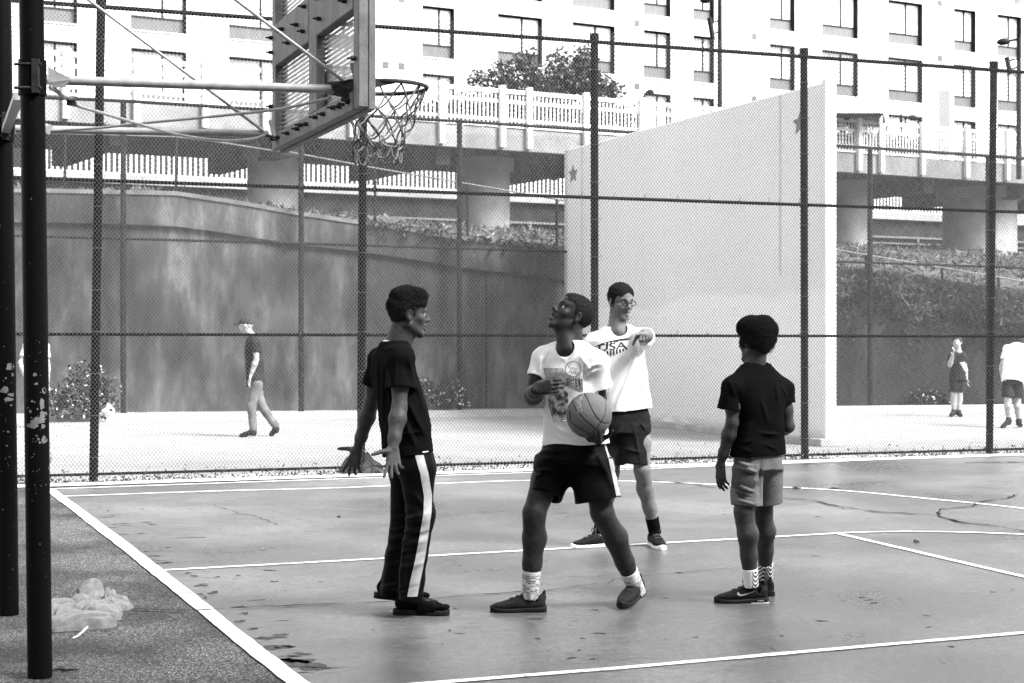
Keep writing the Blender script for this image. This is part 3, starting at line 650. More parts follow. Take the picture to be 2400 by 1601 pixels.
# ------------------------------------------------------------------ street lamps, shelter, pylon
M_BLACK = mat('black lamp paint', 0.012, rough=0.45)
def lamp(px, top, bot, Y, head, label, plate=None, r=0.07):
    t_ = U(px, top, Y); b_ = U(px, bot, Y); L = empty('street_lamp', b_, label, 'lamp', 'street lamps behind the footbridge fence')
    MB().tube([b_, b_.lerp(t_, 0.6), t_], [r*1.1, r, r*0.85], 10).build('pole', M_BLACK, L, True)
    hx, hy = head; e = U(hx, hy, Y); c = U(px, hy-4, Y)
    MB().tube([U(px, top+6, Y), c.lerp(e, 0.35)+Vector((0, 0, 0.06)), c.lerp(e, 0.6)+Vector((0, 0, 0.05))], [r*0.6, r*0.5, r*0.5], 8).build('arm', M_BLACK, L, True)
    mb = MB(); d = (e-c); ux = d.normalized(); ln = d.length*0.62; cc_ = e-ux*ln*0.5; rings = []
    for k in range(9):
        u = k/8*2-1; wv = math.sqrt(max(0, 1-u*u)); rings.append((cc_+ux*ln*0.5*u+Vector((0, 0, 0.04*wv)), max(0.012, 0.11*wv)))
    mb.tube([a for a, _ in rings], [b2 for _, b2 in rings], 10); ho = mb.build('head', M_BLACK, L, True)
    if plate:
        x0, y0, x1, y1 = plate; a = U(x0, y0, Y-0.1); b2 = U(x1, y1, Y-0.1)
        MB().tube([a, b2], 0.075, 4).build('bracket', M_BLACK, L)
        for f_ in (0.25, 0.75):
            c2 = a.lerp(b2, f_); MB().tube([c2, Vector((t_.x, Y, c2.z+0.12)), Vector((t_.x, Y, c2.z))], 0.03, 6).build('bracket_arm', M_BLACK, L)
    return L
lamp(1687, -40, 330, 48, (1640, 4), 'black street lamp rising directly above the sloping handball wall top', (1663, 42, 1671, 94))
lamp(2388, 86, 420, 48, (2336, 102), 'black street lamp at the far right edge with a bracket plate', (2359, 134, 2368, 174))
lamp(2112, 268, 330, 60, (2152, 280), 'small far lamp between the white shelter and the pale pylon', r=0.06)
lamp(1508, 226, 300, 60, (1532, 220), 'small far lamp just left of the handball wall top edge', r=0.06)
shl = empty('shelter', U(2000, 330, 47), 'white flat canopy shelter with dark beams behind the picket fence', 'shelter')
SY = 47.0
a0, a1 = U(1900, 271, SY), U(2064, 288, SY); b0_, b1_ = U(1960, 246, SY), U(2106, 260, SY)
dd = Vector((0.25, 3.2, 0)); q0, q1 = a0.copy(), a1.copy(); q0b, q1b = a0+Vector((0.9, 3.2, 0)), a1+Vector((0.9, 3.2, 0)); q0.z = q1.z = q0b.z = q1b.z = 7.78
qs_ = [q0, q1, q1b, q0b]; MB().prism([p+Vector((0, 0, 0.06)) for p in qs_], (0, 0, 0.28)).build('roof', M_WHITE, shl)
mb = MB()
for a, b_ in ((q0, q1), (q1, q1b), ((q0+q1)/2, (q0b+q1b)/2)): 
    dv = (b_-a); mb.obox((a+b_)/2, dv/2, Vector((-dv.y, dv.x, 0)).normalized()*0.07, (0, 0, 0.06))
mb.build('beam', M_BLACK, shl)
for p in (q0, q1, q1b): MB().tube([(p.x, p.y, ZT), (p.x, p.y, 7.76)], 0.05, 8).build('leg', M_WHITE, shl)
p = U(2218, 330, 54); py_ = empty('pylon', (p.x, p.y, 6.5), 'pale square pylon in front of the windows, right of the shelter', 'pylon')
MB().obox((p.x, p.y, 8.0), Vector((1, -0.55, 0)).normalized()*0.20, Vector((0.55, 1, 0)).normalized()*0.20, (0, 0, 1.55)).build('shaft', M_WHITE, py_, bevel=0.02)

# ------------------------------------------------------------------ unseen block added behind the camera to shade the near court
M_BRICK = mat('shade block brick', 0.10, 0.16, rough=0.9, scale=1)
tb = empty('shade_block', (6, -14, 0), 'tall unseen block added behind the camera to shade the near court', 'building')
TH_ = 20.0
line0 = Vector((0, 9.2, 0))+FN*(TH_/math.tan(SUN_EL)*sh.dot(FN))
MB().obox(line0+FN*7+FD*10+Vector((0, 0, TH_/2)), FD*60, FN*7, (0, 0, TH_/2)).build('wall', M_BRICK, tb)
for k in range(-8, 14):
    for z in (3, 6, 9, 12, 15): MB().obox(line0+FD*(k*3.2)-FN*0.02+Vector((0, 0, z)), FD*0.5, FN*0.04, (0, 0, 0.8)).build('window', M_VENT, tb)
# ------------------------------------------------------------------ people: signed distance bodies turned into one continuous mesh
import openvdb as vdb
def A3(v): return np.array((v[0], v[1], v[2]), np.float32)
def nrm(v): v = np.asarray(v, np.float32); return v/np.linalg.norm(v)
class SDF:
    def __init__(s, h): s.h = h; s.p = []; s.folds = []; s.noise = None
    def _add(s, fn, lo, hi, k, op): s.p.append((np.asarray(lo)-k-3*s.h, np.asarray(hi)+k+3*s.h, fn, k, op)); return s
    def cone(s, a, b, ra, rb=None, k=0.015, op=1, flat=False, sq=None):
        """tapered capsule; flat=True cuts the ends square; sq=(axis, f) flattens it along axis by f"""
        a, b = A3(a), A3(b); rb = ra if rb is None else rb; ba = b-a; L2 = float(ba@ba)+1e-12; L = L2**0.5; r = max(ra, rb)
        if sq: ax = nrm(sq[0]); f = sq[1]
        def fn(P):
            q = P-a; t = (q@ba)/L2; tc = np.clip(t, 0, 1); v = q-tc[..., None]*ba
            if flat:
                v = q-t[..., None]*ba
            if sq:
                c = (v@ax); v = v+(c*(1/f-1))[..., None]*ax
            d = np.sqrt((v*v).sum(-1))-(ra+(rb-ra)*tc)
            if flat: d = np.maximum(d, np.maximum(-t*L, (t-1)*L))
            return d
        rr = r*1.05
        return s._add(fn, np.minimum(a, b)-rr, np.maximum(a, b)+rr, k, op)
    def ell(s, c, axes, rad, k=0.015, op=1):
        c = A3(c); M = np.stack([nrm(x) for x in axes]).astype(np.float32); rad = np.asarray(rad, np.float32); rm = float(rad.min())
        def fn(P):
            q = ((P-c)@M.T)/rad; l = np.sqrt((q*q).sum(-1)); g = q/rad; gl = np.sqrt((g*g).sum(-1))+1e-6
            return l*(l-1)/gl
        ext = np.sqrt(((M*rad[:, None])**2).sum(0))
        return s._add(fn, c-ext, c+ext, k, op)
    def loft(s, secs, k=0.015, op=1, n=2.4, shrink=0.0, end=0.01, cut=None):
        """secs: (centre, right vector, half width, forward vector, half depth)"""
        C = np.array([A3(x[0]) for x in secs]); ax = nrm(C[-1]-C[0]); S = (C-C[0])@ax; o = np.argsort(S)
        R = np.array([nrm(x[1]) for x in secs]); Fw = np.array([nrm(x[3]) for x in secs]); W = np.array([x[2] for x in secs])-shrink; D = np.array([x[4] for x in secs])-shrink
        C0 = C[0]
        def fn(P):
            q = P-C0; t = (q@ax); tc = np.clip(t, S[0], S[-1])
            ip = lambda a: np.interp(tc, S, a).astype(np.float32)
            c = np.stack([ip(C[:, i]) for i in range(3)], -1); r = np.stack([ip(R[:, i]) for i in range(3)], -1); f = np.stack([ip(Fw[:, i]) for i in range(3)], -1)
            v = P-c; w_, d_ = ip(W), ip(D)
            u1 = np.abs((v*r).sum(-1))/w_; u2 = np.abs((v*f).sum(-1))/d_
            rho = (u1**n+u2**n)**(1/n)
            ll = np.sqrt((v*v).sum(-1))
            d = (rho-1)*np.minimum(np.minimum(w_, d_)*1.15, np.maximum(ll/np.maximum(rho, .3), 0.004))
            lo, hi = (S[0], S[-1]) if cut is None else cut
            return np.maximum(d, np.maximum(lo-t, t-hi))
        m = max(W.max(), D.max())*1.05+0.01
        return s._add(fn, C.min(0)-m, C.max(0)+m, k, op)
    def fold(s, a, b, w, amp): s.folds.append((A3(a), A3(b), w, amp)); return s
    def mesh(s, name, material, smooth_it=0, parent=None):
        h = s.h; B = 32; pr = s.p
        lo = np.min([p[0] for p in pr if p[4] > 0], 0); hi = np.max([p[1] for p in pr if p[4] > 0], 0)
        i0 = np.floor(lo/h/B).astype(int); i1 = np.floor(hi/h/B).astype(int)
        g = vdb.FloatGrid(4*h); g.transform = vdb.createLinearTransform(h)
        ar = np.arange(B, dtype=np.float32)
        for bx in range(i0[0], i1[0]+1):
            for by in range(i0[1], i1[1]+1):
                for bz in range(i0[2], i1[2]+1):
                    o = np.array((bx, by, bz))*B; l = o*h; u = (o+B)*h
                    act = [p for p in pr if (p[0] < u).all() and (p[1] > l).all()]
                    if not any(p[4] > 0 for p in act): continue
                    X, Y, Z = np.meshgrid(ar+o[0], ar+o[1], ar+o[2], indexing='ij'); P = np.stack([X, Y, Z], -1)*np.float32(h)
                    d = np.full((B, B, B), 1.0, np.float32)
                    for (_, _, fn, k, op) in act:
                        if op == -2: continue
                        e = fn(P).astype(np.float32)
                        if op > 0:
                            hh = np.clip(0.5+0.5*(d-e)/k, 0, 1); d = d+(e-d)*hh-k*hh*(1-hh)
                        else:
                            e = -e; hh = np.clip(0.5-0.5*(d-e)/k, 0, 1); d = d+(e-d)*hh+k*hh*(1-hh)
                    if d.min() > 5*h: continue
                    if np.abs(d).min() < 4*h:
                        for a, b, w_, amp in s.folds:
                            m = max(w_*2.5, 0.02)
                            if ((np.minimum(a, b)-m) > u)[[0, 2]].any() or ((np.maximum(a, b)+m) < l)[[0, 2]].any(): continue
                            a2, b2 = a[[0, 2]], b[[0, 2]]; ba = b2-a2; q = P[..., ::2]-a2; t = np.clip((q@ba)/(ba@ba), 0, 1); v = q-t[..., None]*ba
                            d = d-amp*np.exp(-(v*v).sum(-1)/(w_*w_))*np.sin(np.pi*np.clip(t, 0.03, 0.97))**0.7*np.clip((max(a[1], b[1])+.10-P[..., 1])/.05, 0, 1)
                        if s.noise:
                            for fr, amp in s.noise:
                                ph = P*fr
                                d = d+amp*(np.sin(ph[..., 0]+1.7*np.sin(ph[..., 1]*0.7))*np.sin(ph[..., 1]*1.1+1.3*np.sin(ph[..., 2]*0.8))+np.sin(ph[..., 2]*1.2+1.5*np.sin(ph[..., 0]*0.6)))*0.5
                    for (_, _, fn, k, op) in act:
                        if op == -2:
                            e = -fn(P).astype(np.float32); hh = np.clip(0.5-0.5*(d-e)/k, 0, 1); d = d+(e-d)*hh+k*hh*(1-hh)
                    g.copyFromArray(np.clip(d, -4*h, 4*h).astype(np.float32), ijk=tuple(int(x) for x in o))
        pts, q = g.convertToQuads(0.0)
        me = mesh_np(name, pts, q[:, ::-1] if FLIP else q, material, True)
        return me
FLIP = False
class Fr:                             # local frame: x = subject's right, y = forward, z = up
    def __init__(s, o, f, u, sc=1.0):
        s.o = A3(o); s.f = nrm(f); u = np.asarray(u, np.float32); s.u = nrm(u-s.f*(u@s.f)); s.r = np.cross(s.f, s.u); s.s = sc
    def __call__(s, x, y, z): return s.o+(s.r*x+s.f*y+s.u*z)*s.s
    def ax(s): return (s.r, s.f, s.u)

def head_sdf(S, H, mouth=0.0, brow=0.0):
    c = H.s; ax = H.ax()
    S.ell(H(0, -.015, .035), ax, (.072*c, .090*c, .082*c), .02)
    S.ell(H(0, .030, -.022), ax, (.060*c, .062*c, .082*c), .03)
    S.ell(H(0, .045, .045), ax, (.056*c, .045*c, .05*c), .02)
    for m in (-1, 1):
        S.cone(H(m*.050, -.005, -.05), H(m*.018, .066, -.096), .021*c, .017*c, .02)
        S.ell(H(m*.043, .056, -.018), ax, (.019*c, .018*c, .018*c), .02)
        S.cone(H(m*.012, .084, .024), H(m*.042, .070, .026), .012*c, .009*c, .012)
        S.cone(H(m*.031, .094, .006), H(m*.034, .092, .005), .0125*c, .0115*c, .014, op=-1)
        S.cone(H(m*.019, .0835, .012), H(m*.043, .073, .009), .0045*c, .0040*c, .005)
        S.cone(H(m*.019, .081, -.006), H(m*.043, .072, -.006), .0040*c, .0035*c, .006)
        S.ell(H(m*.0125, .093, -.028), ax, (.0085*c, .010*c, .008*c), .006)
        e = Fr(H(m*.076, -.006, -.004), H.f*0.35+H.r*m*0.94-H.f*0.75*0, H.u-H.f*0.15, c)
        S.ell(H(m*.078, -.010, -.002), (nrm(H.r-H.f*.35*m), nrm(H.f+H.r*.35*m), H.u), (.0075*c, .020*c, .031*c), .006)
        S.ell(H(m*.086, -.006, .002), ax, (.006*c, .010*c, .017*c), .005, op=-1)
        S.ell(H(m*.079, -.004, -.027), ax, (.007*c, .009*c, .010*c), .006)
    S.cone(H(0, .086, .016), H(0, .106, -.022), .0085*c, .0125*c, .012)
    S.ell(H(0, .070, -.100), ax, (.022*c, .016*c, .018*c), .02)
    S.cone(H(-.021, .076, -.056), H(0, .0905, -.053), .006*c, .0085*c, .006); S.cone(H(.021, .076, -.056), H(0, .0905, -.053), .006*c, .0085*c, .006)
    zl = -.068-mouth
    S.cone(H(-.019, .076, zl+.002), H(0, .088, zl-.002), .006*c, .0095*c, .006); S.cone(H(.019, .076, zl+.002), H(0, .088, zl-.002), .006*c, .0095*c, .006)
    zm = -.061-mouth/2
    S.cone(H(-.020, .088, zm), H(.020, .088, zm), (.0028+mouth*.5)*c, None, .003, op=-1)
    S.cone(H(0, .104, zm), H(0, .090, zm), (.003+mouth*.4)*c, None, .003, op=-1)
def eyes(H, parent, look=(0, 1, 0), mw=None, md=None):
    c = H.s; out = []
    for m in (-1, 1):
        ctr = H(m*.031, .0730, .0030); bm = bmesh.new(); bmesh.ops.create_uvsphere(bm, u_segments=16, v_segments=10, radius=.0118*c)
        d = nrm(H.r*look[0]+H.f*look[1]+H.u*look[2]); me = bpy.data.meshes.new('eye'); bm.verts.ensure_lookup_table()
        bm.to_mesh(me); bm.free(); me.materials.append(mw); me.materials.append(md)
        for p in me.polygons:
            if nrm(p.center)@d > 0.80: p.material_index = 1
            p.use_smooth = True
        me.transform(Matrix.Translation(Vector(ctr))); out.append(link('eye', me, parent))
    return out
def hand_sdf(S, w, d, n, s, curl, spread=0.12, thumb=(0.75, 0.55, 0.35), sc=1.0, tcurl=0.35):
    """w wrist, d towards the fingers, n palm side, s thumb side; curl per finger (rad per joint)"""
    d = nrm(d); n = np.asarray(n, np.float32); n = nrm(n-d*(n@d)); s_ = np.cross(d, n); s_ = s_ if s_@np.asarray(s, np.float32) > 0 else -s_; w = A3(w)
    L = [.070, .079, .073, .056]; off = [.028, .009, -.010, -.028]; bl_ = [.088, .092, .087, .078]
    for i in range(4):
        b = w+(d*bl_[i]+s_*off[i])*sc; S.cone(w+(d*.012+s_*off[i]*.55)*sc, b, .0155*sc, .0115*sc, .012, sq=(n, 0.95))
        ang = (1.5-i)*spread; dd = nrm(d*math.cos(ang)+s_*math.sin(ang)); c = curl[i] if isinstance(curl, (list, tuple)) else curl; p = b; th = 0.0
        for j, fl in enumerate((.44, .31, .25)):
            th += c*(1.0, 1.15, 0.8)[j]; v = dd*math.cos(th)+n*math.sin(th); q = p+v*L[i]*fl*sc*1.12
            r0 = (.0095, .0086, .0078)[j]*sc*(0.9 if i == 3 else 1); S.cone(p, q, r0, r0*.9, .004); p = q
    t0 = w+(d*.020+s_*.026+n*.006)*sc; v = nrm(d*thumb[0]+s_*thumb[1]+n*thumb[2]); t1 = t0+v*.040*sc
    v2 = nrm(v+n*tcurl+d*.15); t2 = t1+v2*.029*sc; v3 = nrm(v2+n*tcurl*.6); t3 = t2+v3*.022*sc
    S.cone(t0, t1, .0165*sc, .0115*sc, .012); S.cone(t1, t2, .0108*sc, .0098*sc, .004); S.cone(t2, t3, .0098*sc, .0080*sc, .004)
    return w
def arm_sdf(S, sh_, el, wr, sc=1.0, hand=None):
    sh_, el, wr = map(A3, (sh_, el, wr)); fa = wr-el
    S.cone(sh_, sh_*.45+el*.55, .042*sc, .043*sc, .03); S.cone(sh_*.45+el*.55, el, .043*sc, .037*sc, .025)
    S.cone(el, el+fa*.28, .037*sc, .042*sc, .02); S.cone(el+fa*.28, el+fa*.75, .042*sc, .031*sc, .025); S.cone(el+fa*.75, wr, .031*sc, .0255*sc, .02)
def leg_sdf(S, hip, kn, an, back, sc=1.0):
    hip, kn, an = map(A3, (hip, kn, an)); back = nrm(back); sh_ = an-kn
    S.cone(hip, hip*.5+kn*.5, .070*sc, .070*sc, .03); S.cone(hip*.5+kn*.5, kn-nrm(sh_)*.02, .072*sc, .055*sc, .03)
    S.cone(kn-nrm(sh_)*.015-back*.012, kn+nrm(sh_)*.04-back*.010, .047*sc, .043*sc, .025)
    S.cone(kn, kn+sh_*.30+back*.016, .049*sc, .056*sc, .03); S.cone(kn+sh_*.30+back*.016, kn+sh_*.62+back*.006, .056*sc, .043*sc, .03); S.cone(kn+sh_*.62+back*.006, an, .043*sc, .033*sc, .03)
    S.cone(kn+sh_*.05-back*.008, an-back*.004, .040*sc, .031*sc, .03)

# materials that read a painted tone from the mesh (prints, stripes)
def tone_mat(name, rough=0.8, bump=0.25, bscale=260, sheen=0.0):
    m = mat(name, 0.5, rough=rough, spec=0.25, bump=bump, bscale=bscale); t, b = nodes(m)
    a = N(t, 'Attribute', attribute_name='tone'); t.links.new(a.outputs['Fac'], b.inputs['Base Color'])
    if sheen: b.inputs['Sheen Weight'].default_value = sheen
    return m
def set_tone(me, fn):
    V = np.empty(len(me.vertices)*3, np.float32); me.vertices.foreach_get('co', V); V = V.reshape(-1, 3)
    a = me.attributes.new('tone', 'FLOAT', 'POINT'); a.data.foreach_set('value', np.asarray(fn(V), np.float32).ravel())
def skin(name, v, v2): return mat(name, v, v2, rough=0.47, scale=35, bump=0.16, bscale=320, spec=0.9 if v < 0.05 else 0.16, sss=0.04)
M_EYE = mat('eye white', 0.32, rough=0.2); M_IRIS = mat('dark iris', 0.008, rough=0.1)
M_HAIR = mat('black curly hair', 0.004, 0.035, rough=0.8, scale=160, bump=0.3, bscale=300)
M_COTB = mat('black cotton', 0.0035, 0.006, rough=0.9, scale=120, bump=0.25, bscale=300, spec=0.12)
M_SATIN = mat('black satin sportswear', 0.003, 0.005, rough=0.48, scale=60, bump=0.1, bscale=200, spec=0.22)
M_STRIPE = mat('light side stripe', 0.28, 0.36, rough=0.6, scale=20, bump=0.1)
M_COTW = mat('white cotton', 0.72, 0.78, rough=0.9, scale=50, bump=0.2, bscale=260, spec=0.2)
M_GREYC = mat('grey shorts cotton', 0.09, 0.14, rough=0.9, scale=90, bump=0.4, bscale=260, spec=0.2)
M_SHB = mat('black shoe', 0.006, 0.012, rough=0.6, scale=90, bump=0.3, bscale=260); M_SHG = mat('charcoal knit shoe', 0.012, 0.026, rough=0.8, scale=160, bump=0.4, bscale=300)
M_SOLEW = mat('white shoe sole', 0.7, rough=0.5); M_SOLEB = mat('black shoe sole', 0.012, rough=0.5); M_LACE = mat('dark lace', 0.03, 0.06, rough=0.8, scale=60)

# ---- clothing and shoes
def tube_me(pts, r, n=8): mb = MB(); mb.tube(pts, r, n); return mb
def shoe(parent, an, toe, pitch=0.0, sc=1.0, upper=None, sole=None, style='sneaker', up=(0, 0, 1), roll=0.0, laces=None, label=None):
    """an: point on the ground under the ankle; toe: direction"""
    f = nrm((toe[0], toe[1], 0)); f = nrm((f[0]*math.cos(pitch), f[1]*math.cos(pitch), -math.sin(pitch)))
    Lf = Fr(an, f, up, sc); r, fw, u = Lf.ax(); h = 0.0035
    S = SDF(h)
    prof = [(-.082, .010, .019), (-.078, .020, .019), (-.068, .030, .018), (-.035, .036, .017), (.03, .034, .016), (.10, .046, .015), (.15, .047, .015), (.19, .036, .017), (.208, .022, .020), (.216, .010, .021)]
    S.loft([(Lf(.004*(y > .08), y, z), r, a*sc, u, z*sc*0.98) for y, a, z in prof], n=3.5)
    so = link('sole', S.mesh('sole', sole), parent)
    S = SDF(h)
    pr = [(-.076, .012, .075), (-.070, .022, .088), (-.055, .030, .094), (-.02, .035, .094), (.03, .037, .096), (.07, .041, .086), (.11, .044, .071), (.15, .043, .058), (.185, .033, .050), (.203, .019, .042), (.212, .008, .034)]
    S.loft([(Lf(.004*(y > .08), y, (z+.02)/2), r, a*sc, u, (z-.02)/2*sc) for y, a, z in pr], n=2.6, k=.01)
    if style == 'knit':
        S.cone(Lf(0, -.064, .08), Lf(0, -.070, .112), .014*sc, .007*sc, .014); S.cone(Lf(0, .045, .085), Lf(0, .022, .138), .020*sc, .013*sc, .015, sq=(fw, .6))
    else:
        S.cone(Lf(0, -.064, .08), Lf(0, -.066, .108), .014*sc, .009*sc, .012); S.cone(Lf(0, .055, .080), Lf(0, .036, .118), .022*sc, .018*sc, .015, sq=(fw, .5))
    S.cone(Lf(0, -.018, .062), Lf(0, -.012, .17), .031*sc, .036*sc, .008, op=-1)
    uo = link('upper', S.mesh('upper', upper), parent)
    bv = BVHTree.FromPolygons([v.co for v in uo.data.vertices], [p.vertices[:] for p in uo.data.polygons])
    for k in range(5):
        y = .045+k*.017; pts = []
        for q in np.linspace(-1, 1, 9):
            o = Vector(Lf(q*.026, y+.012*(1-abs(q))*(1 if k % 2 else -1), .2)); hit = bv.ray_cast(o, Vector(-u))
            if hit[0]: pts.append(hit[0]+Vector(u)*0.002)
        if len(pts) > 2: MB().tube(pts, .0032*sc, 6).build('lace', laces or M_LACE, parent, True)
    if style != 'knit':
        for m in (-1, 1):
            c = [Lf(m*.004, .042, .118), Lf(m*.018, .046, .135), Lf(m*.030, .050, .125), Lf(m*.020, .055, .108), Lf(m*.004, .05, .112)]
            MB().tube(c, .0026*sc, 6).build('lace', laces or M_LACE, parent, True)
    return Lf, so, uo, bv
def decal(bv, tris, m, name, parent, org, u, v, d, off=0.0025):
    """flat print: 2-D polygons (u, v metres) laid on a surface along direction d"""
    bm = bmesh.new()
    for poly in tris:
        try: bm.faces.new([bm.verts.new((p[0], p[1], 0)) for p in poly])
        except Exception: pass
    bmesh.ops.triangulate(bm, faces=bm.faces[:])
    for _ in range(4):
        es = [e for e in bm.edges if e.calc_length() > 0.014]
        if not es: break
        bmesh.ops.subdivide_edges(bm, edges=es, cuts=1, use_grid_fill=False); bmesh.ops.triangulate(bm, faces=bm.faces[:])
    org, u, v, d = Vector(org), Vector(u), Vector(v), Vector(d).normalized(); bad = []
    for vt in bm.verts:
        o = org+u*vt.co.x+v*vt.co.y; h_ = bv.ray_cast(o-d*0.6, d)
        if h_[0] is None: bad.append(vt)
        else: vt.co = h_[0]-d*off
    if bad: bmesh.ops.delete(bm, geom=bad, context='VERTS')
    me = bpy.data.meshes.new(name); bm.to_mesh(me); bm.free(); me.materials.append(m); me.polygons.foreach_set('use_smooth', np.full(len(me.polygons), True))
    return link(name, me, parent)
def text_polys(s, size, bold=0.0, shear=0.0):
    cu = bpy.data.curves.new('lettering', 'FONT'); cu.body = s; cu.size = size; cu.align_x = 'CENTER'; cu.offset = bold; cu.shear = shear; cu.resolution_u = 4
    o = bpy.data.objects.new('lettering', cu); COL.objects.link(o); dg = bpy.context.evaluated_depsgraph_get(); me = o.evaluated_get(dg).to_mesh()
    out = [[(me.vertices[i].co.x, me.vertices[i].co.y) for i in p.vertices] for p in me.polygons]
    o.evaluated_get(dg).to_mesh_clear(); bpy.data.objects.remove(o); bpy.data.curves.remove(cu); return out
def bvh(o): return BVHTree.FromPolygons([v.co for v in o.data.vertices], [p.vertices[:] for p in o.data.polygons])
def hair_fuzz(me, n, L, r, m, name, parent, keep=None):
    """short curled strands standing on the hair surface"""
    V = np.empty(len(me.vertices)*3, np.float32); me.vertices.foreach_get('co', V); V = V.reshape(-1, 3); Nn = np.empty_like(V).ravel(); me.vertices.foreach_get('normal', Nn); Nn = Nn.reshape(-1, 3)
    id_ = RNG.integers(0, len(V), n)
    if keep is not None: id_ = id_[keep(V[id_])]
    P, D = V[id_], Nn[id_]; n = len(P); T = np.cross(D, RNG.normal(size=(n, 3))); T /= np.linalg.norm(T, axis=1)[:, None]+1e-6; B_ = np.cross(D, T); pts = []
    for k in range(5):
        a = k*1.5+RNG.random(n)[:, None]*6.28*0; rr = L*0.28
        pts.append(P+D*(L*k/4-0.002)+(T*np.cos(a)+B_*np.sin(a))*rr)
    V2 = []; 
    for k in range(5): V2 += [pts[k]+T*r*(1-k*.15), pts[k]-T*r*(1-k*.15)]
    VV = np.stack(V2, 1).reshape(-1, 3); base = np.arange(n)*10; Q = np.concatenate([np.stack([base+2*k, base+2*k+1, base+2*k+3, base+2*k+2], 1) for k in range(4)])
    o = link(name, mesh_np(name, VV, Q, m), parent); o['kind'] = 'stuff'; return o
# ------------------------------------------------------------------ the players
def Vn3(*a): return np.array(a, np.float32)
def tee(parent, secs, arms, neck, m, h=0.005, folds=(), cav=0.05, neck_r=0.062, trap=None, noise=None, name='tshirt', k=0.03, nocav=None, trap_off=.035, dip=None):
    """secs: torso sections from the hem up; arms: (shoulder, sleeve end, r0, r1); neck: (base point, direction)"""
    S = SDF(h); nb, nd = A3(neck[0]), nrm(neck[1])
    for sh_, en, r0, r1 in arms:
        sh_, en = A3(sh_), A3(en); S.cone(sh_, sh_, r0, r0, k); S.cone(sh_, en, r0, r1, k*.8, flat=True); d = nrm(en-sh_)
        if cav > .01 and not (nocav is not None and r1 == nocav): S.cone(en-d*cav, en+d*.012, r1-.030, r1-.009, .003, op=-2, flat=True)
    S.loft(secs, k=k)
    for sh_, en, r0, r1 in arms: S.cone(nb-nd*trap_off, A3(sh_), .056, r0*.9, k*1.5)
    S.folds = [(A3(a), A3(b), w_, am*1.6 if am > 0 else am) for a, b, w_, am in folds]; S.noise = noise
    S.cone(nb-nd*.03, nb+nd*.12, neck_r, neck_r*1.15, .008, op=-1)
    if dip is not None: S.ell(nb+A3(dip[0])*.055-Vn3(0, 0, dip[1]), ((1, 0, 0), (0, 1, 0), (0, 0, 1)), (.058, .058, .05), .01, op=-1)
    C0, C1 = A3(secs[0][0]), A3(secs[1][0]); ax = nrm(A3(secs[-1][0])-C0)
    q0 = secs[0]; c2 = [(C0-ax*.03,)+tuple(q0[1:]), (C0,)+tuple(q0[1:]), (C0+ax*cav, q0[1], q0[2]-.025, q0[3], q0[4]-.025)]
    S.loft(c2, k=.003, op=-2, shrink=.012)
    me = S.mesh(name, m); o = link(name, me, parent)
    # rib collar
    u = nrm(np.cross(nd, (0, 1, .3))); v = np.cross(nd, u); bv = bvh(o); pts = []
    for a in np.linspace(0, 2*math.pi, 33):
        dr = u*math.cos(a)+v*math.sin(a); pts.append((nb, dr))
    return o, bv
def sec(p, P, a, b, r=None, f=None): return (p, r if r is not None else P['r'], a, f if f is not None else P['f'], b)
def rfolds(n, lo, hi, dirv, L, w_, amp, seed=0, surf=None):
    """random soft folds: n segments starting in the box lo..hi"""
    g = np.random.default_rng(seed); out = []
    for _ in range(n):
        a = lo+(hi-lo)*g.random(3); d = nrm(np.asarray(dirv)+g.normal(size=3)*.25); out.append((a, a+d*L*g.uniform(.5, 1.2), w_*g.uniform(.7, 1.4), amp*g.uniform(.5, 1.3)*g.choice((1, 1, -.8))))
    return out
def surf_folds(bv, n, box_px, Y, dirpx, L, w_, amp, seed):
    """folds laid on the side of a garment seen in the photo: start pixels in box_px, running along dirpx"""
    g = np.random.default_rng(seed); out = []
    for _ in range(n):
        px = g.uniform(box_px[0], box_px[2]); py = g.uniform(box_px[1], box_px[3]); a = U(px, py, Y); dx = np.asarray(dirpx, float)+g.normal(size=2)*.22; dx /= np.linalg.norm(dx); l = L*g.uniform(.5, 1.2)*F/Y
        out.append((U(px, py, Y), U(px+dx[0]*l, py+dx[1]*l, Y), w_*g.uniform(.7, 1.4), amp*g.uniform(.5, 1.3)*g.choice((1, 1, -.9))))
    return out
def base(name, label, foot, f):
    foot = Vector(foot); foot.z = 0
    root = empty(name, foot, label, 'person'); f = nrm((f[0], f[1], 0)); return dict(root=root, f=f, r=nrm((f[1], -f[0], 0)))
def torso_skin(S, pel, chest, nb, P, sc=1.0):
    S.loft([(A3(pel)-Vn3(0, 0, .10), P['r'], .13*sc, P['f'], .09*sc), (A3(pel)+Vn3(0, 0, .10), P['r'], .125*sc, P['f'], .085*sc), (chest, P['r'], .14*sc, P['f'], .09*sc), (A3(nb)-Vn3(0, 0, .05), P['r'], .11*sc, P['f'], .06*sc)], k=.03)
